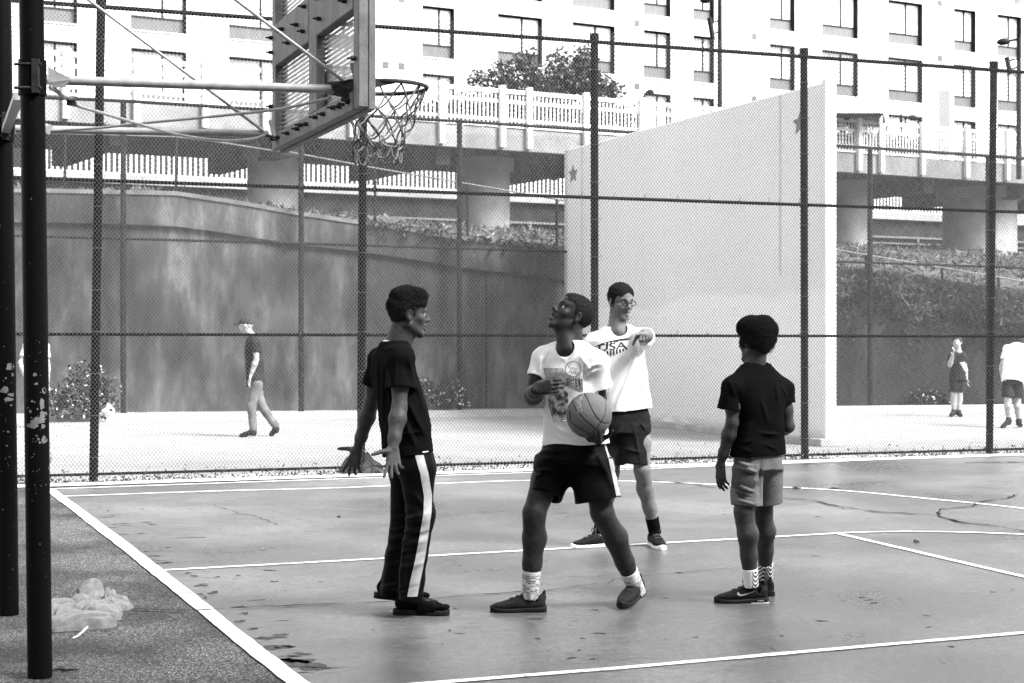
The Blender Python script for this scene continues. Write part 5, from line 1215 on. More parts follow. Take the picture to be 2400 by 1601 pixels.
    for i, (a, b, c) in enumerate(legs):
        c, b = A3(c), A3(b); ax = nrm(b-c); sock(R, c-ax*.04, c+ax*.085, .043, .046, M_COTB)
    shoe(R, A3(G(1407, 1285))+Vn3(0, .03, 0), (-.93, -.37), 0, 1.0, M_SHB, M_SOLEW)
    an = A3(legs[1][2]); shoe(R, Vn3(an[0], an[1]+.02, 0), (.22, -.97), 0, 1.0, M_SHB, M_SOLEW)
player_point()

# ---- boy on the right seen from behind
def player_back():
    Y = 8.80; J = lambda px, py, dy=0.0: U(px, py, Y+dy)
    P = base('person', 'boy with a big round afro in a black t-shirt seen from behind', G(1765, 1414), (-.42, .90)); R = P['root']; r, f = P['r'], P['f']
    sk = skin('brown skin of the boy', 0.03, 0.046)
    H = Fr(J(1770, 800, .02), (-.66, .74, -.05), (.04, 0, 1), .96)
    S = SDF(.004); head_sdf(S, H); nb = A3(J(1771, 856, 0))
    S.cone(H(0, -.025, -.055), nb-Vn3(0, 0, .03), .045, .052, .025); S.cone(H(0, .0, -.075), nb+A3(f)*.035-Vn3(0, 0, .03), .040, .046, .025)
    pel, ch = J(1776, 1050), J(1776, 935); torso_skin(S, pel, ch, nb, P, .88)
    sL, eL, wL = J(1718, 906, -.075), J(1716, 992, -.085), J(1689, 1086, -.03); sR, eR, wR = J(1834, 910, .075), J(1848, 1000, .07), J(1812, 1012, .27)
    arm_sdf(S, sL, eL, wL, .86); arm_sdf(S, sR, eR, wR, .86)
    hand_sdf(S, wL, (.02, .10, -.99), (.75, .62, 0), (-.55, .7, .0), [.22, .26, .30, .34], .06, sc=.92, thumb=(.85, .25, .35))
    hand_sdf(S, wR, (-.9, .3, .1), (0, 0, -1), (-.2, -.8, .3), .5, sc=.9)
    legs = [(J(1750, 1062, -.05), J(1745, 1204, -.07), J(1760, 1362, -.02)), (J(1798, 1060, .06), J(1789, 1200, .10), J(1795, 1345, .27))]
    for a, b, c in legs: leg_sdf(S, a, b, c, -A3(f), .92)
    body = link('body', S.mesh('body', sk), R); eyes(H, body, (0, 1, 0), M_EYE, M_IRIS)
    hh = hair_cap(H, .010, M_HAIR, R, front=.074, back=-.065, noise=[(160., .002), (95., .004), (55., .006)], vol=[((0, -.008, .074), (.077, .088, .058)), ((0, -.038, .064), (.074, .070, .060)), ((0, -.055, .020), (.062, .052, .056)), ((.015, -.055, .075), (.055, .05, .05)), ((0, -.046, -.030), (.054, .046, .046))], h=.0045, fuzz=(70000, .020, .0010), fz=-.01)
    secs = [sec(J(1777, 1066), P, .155, .115), sec(J(1778, 1035), P, .148, .110), sec(J(1780, 985), P, .138, .102), sec(J(1778, 930), P, .150, .102), sec(J(1775, 890), P, .150, .085), sec(J(1771, 857), P, .08, .055)]
    d0 = -.12
    fo = [(J(1783, 930, d0), J(1800, 990, d0), .010, .006), (J(1765, 985, d0), J(1735, 1040, d0), .012, .008), (J(1740, 1040, d0), J(1765, 1030, d0), .008, .008), (J(1780, 1015, d0), J(1830, 1020, d0), .009, .008), (J(1775, 1030, d0), J(1828, 1032, d0), .009, -.006), (J(1790, 1040, d0), J(1825, 1055, d0), .008, .006), (J(1710, 890, -.17), J(1725, 930, -.17), .009, .007), (J(1700, 900, -.17), J(1708, 945, -.17), .008, .006), (J(1815, 890, -.02), J(1822, 950, -.03), .010, .006), (J(1830, 905, 0), J(1845, 930, 0), .008, .006), (J(1730, 920, -.16), J(1745, 980, -.15), .011, -.007), (J(1735, 1050, d0), J(1760, 1060, d0), .008, .006)]
    slL = A3(sL)+(A3(eL)-A3(sL))*.66; slR = A3(sR)+(A3(eR)-A3(sR))*.40
    slL = slL+Vn3(-.022, 0, 0)
    o, bv = tee(R, secs, [(A3(sL), slL, .052, .066), (A3(sR), slR, .050, .058)], (nb, A3(H(0, -.03, -.05))-nb), M_COTB, folds=fo, noise=NO_WR, neck_r=.052, trap_off=.025)
    st = [sec(J(1776, 1100), P, .132, .108), sec(J(1776, 1062), P, .130, .102), sec(J(1776, 1030), P, .12, .09)]
    g = np.random.default_rng(3); fo = []
    for q in range(16):
        y = 1085+q*6.2; dx = g.uniform(-6, 6); fo.append((J(1724+dx, y-6, -.14), J(1770+dx, y+8+g.uniform(-6, 6), -.14), .0065, .006*g.choice((1, -1, 1))))
    fo += [(J(1782, 1075, -.1), J(1778, 1180, -.1), .010, -.012), (J(1730, 1080, -.14), J(1775, 1110, -.14), .010, .008)]
    shorts(R, st, [(J(1752, 1095, -.03), J(1750, 1185, -.05), .086, .086), (J(1800, 1095, .05), J(1803, 1178, .08), .084, .074)], M_GREYC, folds=fo, noise=NO_WR)
    ms = tone_mat('striped sock')
    for i, (a, b, c) in enumerate(legs):
        c, b = A3(c), A3(b); ax = nrm(b-c)
        def fn(V, c=c, i=i):
            x = V[:, 0]-c[0]; z = V[:, 2]-c[2]; st_ = (np.sin((z*1.0+x*.35+.02*np.sin(x*90))*2*np.pi/.024) > -.15); zone = (x > .002) if i == 0 else np.ones(len(x), bool)
            return np.where(zone & st_ & (z < .055), .02, .68)
        sock(R, c-ax*.03, c+ax*.072, .040, .043, ms, fn=fn)
    Lf, so, uo, bv2 = shoe(R, A3(G(1765, 1415))+Vn3(.005, .02, 0), (-1, -.10), 0, 1.0, M_SHB, M_SOLEB)
    sw = [(-.045, .012), (-.052, .003), (-.046, -.006), (-.03, -.009), (.0, -.002), (.055, .017), (.0, .004), (-.025, -.001), (-.037, .003)]
    decal(bv2, [[sw[0], sw[1], sw[2], sw[8]], [sw[2], sw[3], sw[7], sw[8]], [sw[3], sw[4], sw[6], sw[7]], [sw[4], sw[5], sw[6]]], M_STRIPE, 'swoosh_mark', uo, Vector(Lf(0, .045, .055)), (1, 0, 0), (0, 0, 1), (0, 1, 0), .002)
    decal(bvh(so), [[(x-.004, -.003), (x+.004, -.003), (x+.004, .003), (x-.004, .003)] for x in (-.012, 0, .012)], M_STRIPE, 'sole_window', so, Vector(Lf(0, -.035, .018)), (1, 0, 0), (0, 0, 1), (0, 1, 0), .002)
    mb = MB(); mb.obox(Lf(0, -.03, .004), Lf.r*.034, Lf.f*.05, Lf.u*.003); mb.build('sole_trim', M_SOLEW, R)
    an = A3(legs[1][2]); shoe(R, Vn3(an[0], an[1], 0), (-.22, .97), 0, .97, M_SHB, M_SOLEB)
player_back()
# ------------------------------------------------------------------ basketball hoop on twin poles
def pole_mat():
    m = mat('black pole paint', 0.004, rough=0.45, spec=0.22, bump=0.15, bscale=60); t, b = nodes(m)
    tc = N(t, 'TexCoord').outputs['Object']
    v = N(t, 'TexVoronoi', i_Scale=13.0); t.links.new(tc, v.inputs['Vector'])
    n = N(t, 'TexNoise', i_Scale=22.0, i_Detail=5.0); t.links.new(tc, n.inputs[0])
    sp = N(t, 'SeparateXYZ'); t.links.new(tc, sp.inputs[0])
    zone = ramp(t, N_fac(t, sp.outputs['Z'], 0.4), [(0.02, 0.0), (0.14, 0.02), (0.33, 0.06), (0.50, 0.06), (0.6, 0.0)])      # chips are thickest at waist height
    ad = N(t, 'Math', operation='SUBTRACT'); t.links.new(v.outputs['Distance'], ad.inputs[0]); t.links.new(zone, ad.inputs[1])
    a2 = N(t, 'Math', operation='MULTIPLY_ADD', i_1=0.35); t.links.new(n.outputs[0], a2.inputs[0]); t.links.new(ad.outputs[0], a2.inputs[2])
    chip = ramp(t, a2.outputs[0], [(0.165, 1.0), (0.175, 0.0)])
    n2 = N(t, 'TexNoise', i_Scale=70.0, i_Detail=3.0); t.links.new(tc, n2.inputs[0])
    sc = ramp(t, n2.outputs[0], [(0.72, 0.0), (0.75, 1.0)])
    mx = N(t, 'Math', operation='MAXIMUM'); t.links.new(chip, mx.inputs[0]); t.links.new(N_fac(t, sc, 0.5), mx.inputs[1])
    t.links.new(mixv(t, mx.outputs[0], 0.004, 0.11), b.inputs['Base Color']); return m
M_POLE = pole_mat(); M_ROD = mat('grey painted tube', 0.22, 0.32, rough=0.45, scale=18, spec=0.4); M_PLANK = mat('weathered grey board', 0.10, 0.17, rough=0.7, scale=9, stretch=(1, 1, 1), bump=0.3, bscale=70)
M_PERF = mat('perforated steel sheet', 0.24, 0.32, rough=0.5, metal=0.3, scale=10); M_IRON = mat('dark iron', 0.018, 0.04, rough=0.55, scale=30, bump=0.3)
hp_ = empty('basketball_hoop', G(94, 1587), 'street basketball hoop on two black poles with a netted rim', 'basketball hoop')
P1b = G(94, 1587); P1t = U(67.4, -472, 6.91); P2b = G(21, 1441); P2t = U(-0.5, -245, 8.44)
pole_a = MB().tube([P1b-Vector((0, 0, .05)), P1b.lerp(P1t, .5), P1t], .0515, 24).build('pole', M_POLE, hp_, True)
pole_b = MB().tube([P2b-Vector((0, 0, .05)), P2b.lerp(P2t, .5), P2t], .0515, 24).build('pole', M_POLE, hp_, True)
def on_pole(b, t_, z): return b.lerp(t_, z/t_.z)
Bn, Bf = Vector((-.655, 7.25, 0)), Vector((-1.30, 9.0, 0)); bd_ = (Bf-Bn).normalized(); bn_ = Vector((bd_.y, -bd_.x, 0))
BW, Z0, Z1 = 1.865, 2.48, 3.68
def q(s, z, o=0.0): return Bn+bd_*s+bn_*o+Vector((0, 0, z))
def plank(s0, s1, z0, z1, o0, o1, nm='plank', m=M_PLANK, bev=.004):
    return MB().obox(q((s0+s1)/2, (z0+z1)/2, (o0+o1)/2), bd_*(s1-s0)/2, bn_*(o1-o0)/2, (0, 0, (z1-z0)/2)).build(nm, m, hp_, bevel=bev)
# perforated face sheet with real holes
pit = .0233; nx_, nz_ = int(BW/pit), int((Z1-Z0)/pit); V = []; Q = []
for j in range(nz_):
    for i in range(nx_):
        s0, z0 = i*pit, Z0+j*pit; c = len(V); hw = pit*.20
        V += [q(s0+a*pit, z0+b*pit, .018) for a, b in ((0, 0), (1, 0), (1, 1), (0, 1))]
        V += [q(s0+pit/2+a*hw, z0+pit/2+b*hw, .018) for a, b in ((-1, -1), (1, -1), (1, 1), (-1, 1))]
        for k in range(4): Q.append((c+k, c+(k+1) % 4, c+4+(k+1) % 4, c+4+k))
link('face_sheet', mesh_np('face_sheet', V, Q, M_PERF), hp_)
plank(-.004, .05, Z0-.01, Z1, .012, .045, 'edge_board'); plank(BW-.05, BW+.004, Z0-.01, Z1, .012, .045, 'edge_board'); plank(.05, BW-.05, Z0-.012, Z0+.05, .012, .045, 'edge_board')
plank(-.002, .085, Z0, Z1, -.034, .011); plank(BW-.085, BW+.002, Z0, Z1, -.034, .011)
plank(.086, BW-.086, Z0-.002, Z0+.085, -.038, .010); plank(.80, .965, Z0+.086, Z1-.02, -.036, .0095)
plank(.086, .799, 2.935, 3.165, -.038, .010); plank(.966, BW-.086, 2.935, 3.165, -.038, .010)
bm_ = []
for s_, z_ in [(.14, 2.525), (.30, 2.52), (.42, 2.53), (.62, 2.525), (.78, 2.53), (.98, 2.52), (1.10, 2.53), (1.18, 2.52), (1.42, 2.525), (1.66, 2.53), (.2, 2.99), (.36, 3.05), (.52, 3.1), (.7, 3.0), (.75, 3.11), (1.05, 3.0), (1.2, 3.06), (1.4, 3.0), (1.55, 3.1), (1.02, 3.12), (.03, 2.7), (.03, 3.0), (.03, 3.3), (1.83, 2.72), (1.83, 3.02), (1.83, 3.1)]:
    c = q(s_, z_, -.038); MB().tube([c, c-bn_*.022], .011, 6).build('bolt', M_IRON, hp_); MB().tube([c-bn_*.0221, c-bn_*.04], .005, 6).build('bolt', M_IRON, hp_)
# bare patches where the black paint has come off
M_CHIP = mat('bare grey undercoat', .10, .16, rough=.7, scale=60)
def blob(cx, cy, rx, ry, seed, n=14):
    g = np.random.default_rng(seed); ph = g.random(4)*6; return [(cx+rx*math.cos(a)*(1+.22*math.sin(2*a+ph[0])+.14*math.sin(3*a+ph[1])+.08*math.sin(5*a+ph[2])), cy+ry*math.sin(a)*(1+.2*math.sin(3*a+ph[3]))) for a in np.linspace(0, 2*math.pi, n, endpoint=False)]
for ob_, Yp, spots in ((pole_a, 6.9, [(88, 878, 5, 4), (91, 899, 4, 3), (82, 940, 3, 3), (77, 963, 3, 4), (72, 955, 2, 2), (103, 946, 5, 13), (104, 972, 6, 10), (95, 985, 17, 8), (82, 996, 12, 7), (106, 915, 4, 7), (96, 1028, 3, 3), (92, 1020, 2, 2), (107, 1030, 4, 9), (99, 1036, 3, 3), (88, 942, 1.5, 2), (94, 958, 2, 2), (80, 978, 2, 2), (105, 998, 4, 5)]), (pole_b, 8.4, [(23, 860, 8, 8), (12, 914, 9, 8), (20, 936, 8, 5), (28, 925, 9, 4), (20, 1012, 3, 2), (28, 878, 2, 4), (15, 886, 2, 2), (26, 950, 2, 2)])):
    g = np.random.default_rng(int(Yp*10)); pl = [blob(x, y, a, b, i) for i, (x, y, a, b) in enumerate(spots)]
    for k in range(34):
        y = g.normal(1010, 130); x0 = 82 if Yp < 7 else 22; pl.append(blob(x0+g.uniform(-22, 24), y, g.uniform(.5, 1.4), g.uniform(.5, 1.8), 100+k, 7))
    og = U(60, 950, Yp); kk = Yp/F; po = [[((x-60)*kk, (950-y)*kk) for x, y in p] for p in pl]
    tag(decal(bvh(ob_), po, M_CHIP, 'paint_chips', ob_, og, (1, 0, 0), (0, 0, 1), (0, 1, 0), .0012), kind='stuff')
# tubes, flanges, clamps
T1a, T1b = U(98, 187, 6.96), U(806, 210, 7.42); T2a, T2b = U(36, 302, 8.5), U(628, 314, 8.95)
MB().tube([T1a, T1b], .0205, 16).build('support_tube', M_ROD, hp_, True); MB().tube([T2a, T2b], .0205, 16).build('support_tube', M_ROD, hp_, True)
for pb, pt, z in ((P1b, P1t, T1a.z), (P2b, P2t, T2a.z)):
    c = on_pole(pb, pt, z); MB().tube([c-Vector((0, 0, .075)), c+Vector((0, 0, .075))], .059, 20).build('clamp', M_POLE, hp_, True)
    for dz in (-.05, .05):
        MB().tube([c+Vector((-.06, -.055, dz)), c+Vector((.055, -.058, dz))], .007, 6).build('bolt', M_IRON, hp_)
    MB().obox(c+Vector((.03, -.055, 0)), (.014, 0, 0), (0, .012, 0), (0, 0, .072)).build('clamp_plate', M_IRON, hp_)
g0 = U(112, 158, 6.95); MB().prism([U(112, 156, 6.95), U(162, 182, 6.97), U(160, 194, 6.97), U(113, 196, 6.95)], (0, .008, 0)).build('gusset', M_ROD, hp_)
MB().prism([U(108, 193, 6.94), U(164, 188, 6.96), U(150, 204, 6.96), U(118, 204, 6.95)], (0, .012, 0)).build('gusset', M_ROD, hp_)
MB().tube([U(116, 202, 6.95), U(150, 226, 7.0), U(172, 232, 7.05), U(176, 247, 7.08)], .010, 6).build('bracket_arm', M_ROD, hp_)
MB().obox(U(166, 240, 7.05), (.016, 0, 0), (0, .012, 0), (0, 0, .014)).build('bracket', M_IRON, hp_)
MB().obox((U(14, 305, 8.38)+U(44, 226, 7.06))/2, (U(14, 305, 8.38)-U(44, 226, 7.06))/2, (0.02, 0.008, 0), (0, .004, .016)).build('cross_bar', M_ROD, hp_)
MB().tube([on_pole(P2b, P2t, 3.55), U(617, 307, 8.92)], .0085, 8).build('brace_rod', M_ROD, hp_, True)
MB().tube([on_pole(P1b, P1t, 3.55), U(814, 196, 7.42)], .0085, 8).build('brace_rod', M_ROD, hp_, True)
def spl(ps, n=8):
    ps = [Vector(p) for p in ps]; out = []
    for i in range(len(ps)-1):
        p0, p1, p2, p3 = ps[max(i-1, 0)], ps[i], ps[i+1], ps[min(i+2, len(ps)-1)]
        for k in range(n): t_ = k/n; out.append(0.5*((2*p1)+(p2-p0)*t_+(2*p0-5*p1+4*p2-p3)*t_*t_+(3*p1-p0-3*p2+p3)*t_**3))
    return out+[ps[-1]]
MB().tube(spl([U(172, 245, 7.08), U(300, 283, 7.5), U(415, 315, 7.95), U(500, 328, 8.3), U(560, 329, 8.55), U(600, 324, 8.75), U(622, 315, 8.88)]), .0078, 8).build('brace_rod', M_ROD, hp_, True)
MB().tube(spl([U(105, 308, 8.5), U(230, 300, 8.3), U(330, 289, 8.1), U(480, 275, 7.9), U(631, 259, 7.65), U(700, 247, 7.55), U(775, 229, 7.45)]), .0072, 8).build('brace_rod', M_ROD, hp_, True)
MB().tube([U(104, 300, 8.48), U(116, 304, 8.46)], .026, 10).build('bracket', M_ROD, hp_, True)
# sockets on the board
MB().tube([U(766, 206, 7.41), U(800, 208, 7.42), U(836, 214, 7.40)], [.027, .038, .042], 8).build('socket', M_IRON, hp_)
MB().prism([U(770, 204, 7.38), U(815, 186, 7.38), U(836, 184, 7.38), U(838, 250, 7.38), U(815, 235, 7.38)], (0, .02, 0)).build('socket_plate', M_IRON, hp_)
MB().tube([U(826, 148, 7.36), U(836, 196, 7.36)], .012, 4).build('bracket', M_PLANK, hp_); MB().tube([U(632, 282, 8.86), U(650, 338, 8.84)], .012, 4).build('bracket', M_ROD, hp_)
for (x, y) in ((808, 232), (818, 240), (800, 243), (640, 326), (655, 330), (632, 318)):
    Yd = 7.38 if x > 700 else 8.84; MB().tube([U(x-8, y, Yd), U(x+8, y+3, Yd)], .008, 6).build('bolt', M_IRON, hp_)
# rim and net
RC = Vector((-.662, 8.25, 2.72)); RR = .2286
rimo = MB().tube([RC+RR*Vector((math.cos(a), math.sin(a), 0)) for a in np.linspace(0, 2*math.pi, 49)], .0105, 8, False).build('rim', M_IRON, hp_, True)
c0 = q(.93, 2.72, .046); a0 = c0-bd_*.20; a1 = c0+bd_*.20; r0_ = RC-bd_*RR; r1_ = RC+bd_*RR; p0_ = RC-bn_*RR*.80-bd_*RR*.62; p1_ = RC-bn_*RR*.80+bd_*RR*.62
MB().prism([a0, a1, p1_, p0_], (0, 0, .006)).build('rim_plate', M_IRON, rimo)
for a_, r_ in ((a0, r0_), (a1, r1_)): MB().prism([a_+Vector((0, 0, .01)), r_, r_-Vector((0, 0, .012)), a_-Vector((0, 0, .085))], bd_*.006).build('rim_gusset', M_IRON, rimo)
MB().obox(c0+Vector((0, 0, -.03))-bn_*.006, bd_*.15, bn_*.005, (0, 0, .075)).build('rim_mount', M_IRON, rimo)
M_NET = mat('grubby net cord', 0.03, 0.22, rough=0.9, scale=22)
lev = [(0, .222), (.07, .200), (.13, .172), (.185, .148), (.235, .132), (.28, .124), (.32, .122)]; nh = 12; pts = {}
for j, (dz, rr) in enumerate(lev):
    for i in range(nh):
        a = 2*math.pi*(i+.5*(j % 2))/nh; jit = Vector((RNG.normal()*.008, RNG.normal()*.008, RNG.normal()*.010))*(j > 0)
        pts[j, i] = RC+Vector((math.cos(a)*rr-.02*(dz/.32)**1.3, math.sin(a)*rr-.02*dz, -dz-.008))+jit
for i in range(nh):
    for sgn in (0, 1):
        for j in range(len(lev)-1):
            k = (i+(sgn if j % 2 else sgn-1)) % nh
            if j == 2 and i in (7, 8) and sgn: continue          # torn cords
            a, b = pts[j, i], pts[j+1, k]; mid = (a+b)/2+Vector((RNG.normal()*.005, RNG.normal()*.005, -.006))
            MB().tube([a, mid, b], .0046, 6).build('net_cord', M_NET, hp_, True)
    a, b = pts[len(lev)-1, i], pts[len(lev)-1, (i+1) % nh]; MB().tube(spl([a, a.lerp(b, .25)-Vector((0, 0, .045)), a.lerp(b, .7)-Vector((0, 0, .05)), b], 4), .0048, 6).build('net_cord', M_NET, hp_, True)
    a = 2*math.pi*i/nh; c = RC+Vector((math.cos(a), math.sin(a), 0))*RR; MB().tube([c, c-Vector((0, 0, .022))], .004, 5).build('net_hook', M_IRON, hp_)

# ------------------------------------------------------------------ clothes on the ground
def heap(name, label, cat, strands, m, loc, h=.006, folds=(), noise=None, cut=True):
    S = SDF(h)
    for pts_, r0, r1, sq in strands:
        for k in range(len(pts_)-1):
            n = len(pts_)-1; ra = r0+(r1-r0)*k/n; rb = r0+(r1-r0)*(k+1)/n; S.cone(pts_[k], pts_[k+1], ra, rb, .012, sq=((0, 0, 1), sq))
    S.noise = noise; S.folds = [(A3(a), A3(b), w_, am) for a, b, w_, am in folds]
    o = link(name, S.mesh(name, m)); return tag(o, label, cat)
def gz(px, py, z): p = G(px, py); return Vector((p.x, p.y, z))
M_FLEECE = mat('pale fleece', 0.14, 0.21, rough=0.95, scale=30, bump=0.2, bscale=160, spec=0.1)
def cloth_heap(name, label, cat, c, ex, ey, hgt, m, seed, n=150, fw=1.0, parent=None, z0=0.0):
    """one crumpled sheet of cloth: ridged, warped folds inside a ragged outline, with a thick rolled edge"""
    g = np.random.default_rng(seed); nr = n//2; rho, a = np.meshgrid(np.linspace(.004, 1, nr)**.8, np.linspace(0, 2*math.pi, 2*n, endpoint=False), indexing='ij')
    out = 0.86+.10*np.sin(3*a+g.random()*6)+.08*np.sin(5*a+g.random()*6)+.05*np.sin(9*a+g.random()*6)+.02*np.sin(17*a)
    r = rho*out; X = r*np.cos(a); Y = r*np.sin(a)
    wx = X+.22*np.sin(3.1*Y+g.random()*6)+.10*np.sin(6.3*X+5*Y+g.random()*6); wy = Y+.22*np.sin(2.7*X+g.random()*6)+.10*np.sin(5.5*Y-4*X+g.random()*6); hh = np.zeros_like(X)
    for k in range(7):
        th = g.random()*math.pi; f = g.uniform(3.5, 8.5)*fw; ph = g.random()*6; w_ = wx*math.cos(th)+wy*math.sin(th); ri = np.abs(np.sin(w_*f+ph+.5*np.sin(2*wx)))
        hh += ri**.8*g.uniform(.5, 1.0)*(5.0/f)*np.clip(1.2-np.hypot(X-g.uniform(-.5, .5), Y-g.uniform(-.5, .5)), .1, 1)
    hh = (hh-hh.min())/(hh.max()-hh.min()); e_ = np.clip((1-rho)/.22, 0, 1); env = np.sqrt(1-(1-e_)**2); dome = np.clip(1-(r/1.05)**2, 0, 1)
    Z = env*(.022+z0*dome**.5+hgt*(.25*dome+.75*hh*(.45+.55*dome)))
    c, ex, ey = A3(c), A3(ex), A3(ey); Vt = c+X[..., None]*ex+Y[..., None]*ey+Z[..., None]*Vn3(0, 0, 1)
    I, K = np.meshgrid(np.arange(nr-1), np.arange(2*n), indexing='ij'); K2 = (K+1) % (2*n); Q = np.stack([I*2*n+K, (I+1)*2*n+K, (I+1)*2*n+K2, I*2*n+K2], -1).reshape(-1, 4)
    Vk = Vt.reshape(-1, 3); Vk[:, 2] = np.maximum(Vk[:, 2], .004); o = link(name, mesh_np(name, Vk, Q, m, True), parent); return tag(o, label, cat)
# the sweatshirt: crumpled cloth, long pillowy folds that meet in sharp creases
def crumple(name, c, ex, ey, hgt, dome_h, ang, stretch, nseed, seed, parent, n=170):
    g = np.random.default_rng(seed); nr = n//2; rho, a = np.meshgrid(np.linspace(.004, 1, nr)**.8, np.linspace(0, 2*math.pi, 2*n, endpoint=False), indexing='ij')
    out = .86+.12*np.sin(2*a+g.random()*6)+.09*np.sin(3*a+g.random()*6)+.07*np.sin(5*a+g.random()*6)+.04*np.sin(11*a+g.random()*6); r = rho*out; X, Y = r*np.cos(a), r*np.sin(a)
    bend = ang+.55*np.sin(1.6*X+g.random()*6)*.5; u = X*math.cos(ang)+Y*math.sin(ang); v = -X*math.sin(ang)+Y*math.cos(ang); v = v+.22*np.sin(2.4*u+g.random()*6)+.08*np.sin(5.3*u+g.random()*6); u = u/stretch
    ps = g.uniform(-1, 1, (nseed, 2))*np.array((1/stretch, 1)); D = np.stack([np.hypot(u-p[0], v-p[1]) for p in ps], 0); D.sort(axis=0); cre = np.clip((D[1]-D[0])/.20, 0, 1); cre = 1-(1-cre)**2.2
    lift = g.uniform(.35, 1, nseed)[np.argmin(np.stack([np.hypot(u-p[0], v-p[1]) for p in ps], 0), axis=0)]
    e_ = np.clip((1-rho)/.10, 0, 1); env = np.sqrt(1-(1-e_)**2); dm = np.clip(1-r**2, 0, 1)
    Z = env*(.010+dome_h*dm**1.2+hgt*cre*(.45+.55*lift)*(.55+.45*dm)); c, ex, ey = A3(c), A3(ex), A3(ey); V_ = (c+X[..., None]*ex+Y[..., None]*ey+Z[..., None]*Vn3(0, 0, 1)).reshape(-1, 3)
    I, K = np.meshgrid(np.arange(nr-1), np.arange(2*n), indexing='ij'); K2 = (K+1) % (2*n); Q = np.stack([I*2*n+K, (I+1)*2*n+K, (I+1)*2*n+K2, I*2*n+K2], -1).reshape(-1, 4); return link(name, mesh_np(name, V_, Q, M_FLEECE, True), parent)
sc_ = G(185, 1455); sw2 = empty('sweatshirt', (sc_.x, sc_.y, 0), 'pale hooded sweatshirt lying crumpled on the asphalt beside the poles', 'sweatshirt')
def gq(px, py): p = G(px, py); return (p.x, p.y, .003)
crumple('body_panel', gq(178, 1450), (.22, .06, 0), (-.08, .23, 0), .10, .02, .5, 3.4, 15, 2, sw2)
crumple('sleeve', gq(190, 1474), (.20, .06, 0), (-.03, .08, 0), .07, .01, .1, 3.6, 6, 4, sw2, 120)
crumple('hood', gq(222, 1424), (.11, .08, 0), (-.07, .13, 0), .10, .045, 1.1, 2.8, 7, 9, sw2, 120)
crumple('sleeve', gq(268, 1428), (.09, .07, 0), (-.05, .10, 0), .06, .015, .6, 3.0, 5, 7, sw2, 120)
MB().tube(spl([gz(205, 1484, .03), gz(185, 1492, .008), gz(172, 1498, .006)]), .004, 6).build('drawstring', M_COTW, sw2, True)
jc = G(853, 1109); cloth_heap('jacket', 'dark crumpled jacket lying at the fence foot beside the open hands', 'jacket', (jc.x, jc.y, .01), (.26, .05, 0), (-.05, .2, 0), .20, mat('dark jacket cloth', .012, .05, rough=.7, scale=20, bump=.3), 5, 90)
bgl = heap('rubbish_bag', 'small white rubbish bag under the flowering bush', 'bag', [([U(255, 962, 26.6), U(256, 955, 26.6)], .10, .06, 1)], mat('white plastic bag', .75, rough=.4), None, .01, (), [(45., .012)]); 
pb_ = heap('paper_bag', 'crumpled paper bag caught on the fence behind the black poles', 'bag', [([U(95, 1040, 15.85), U(104, 1075, 15.85), U(92, 1115, 15.85)], .09, .05, .9)], mat('brown paper', .18, .25, rough=.8, scale=20), None, .012, (), [(40., .012)])

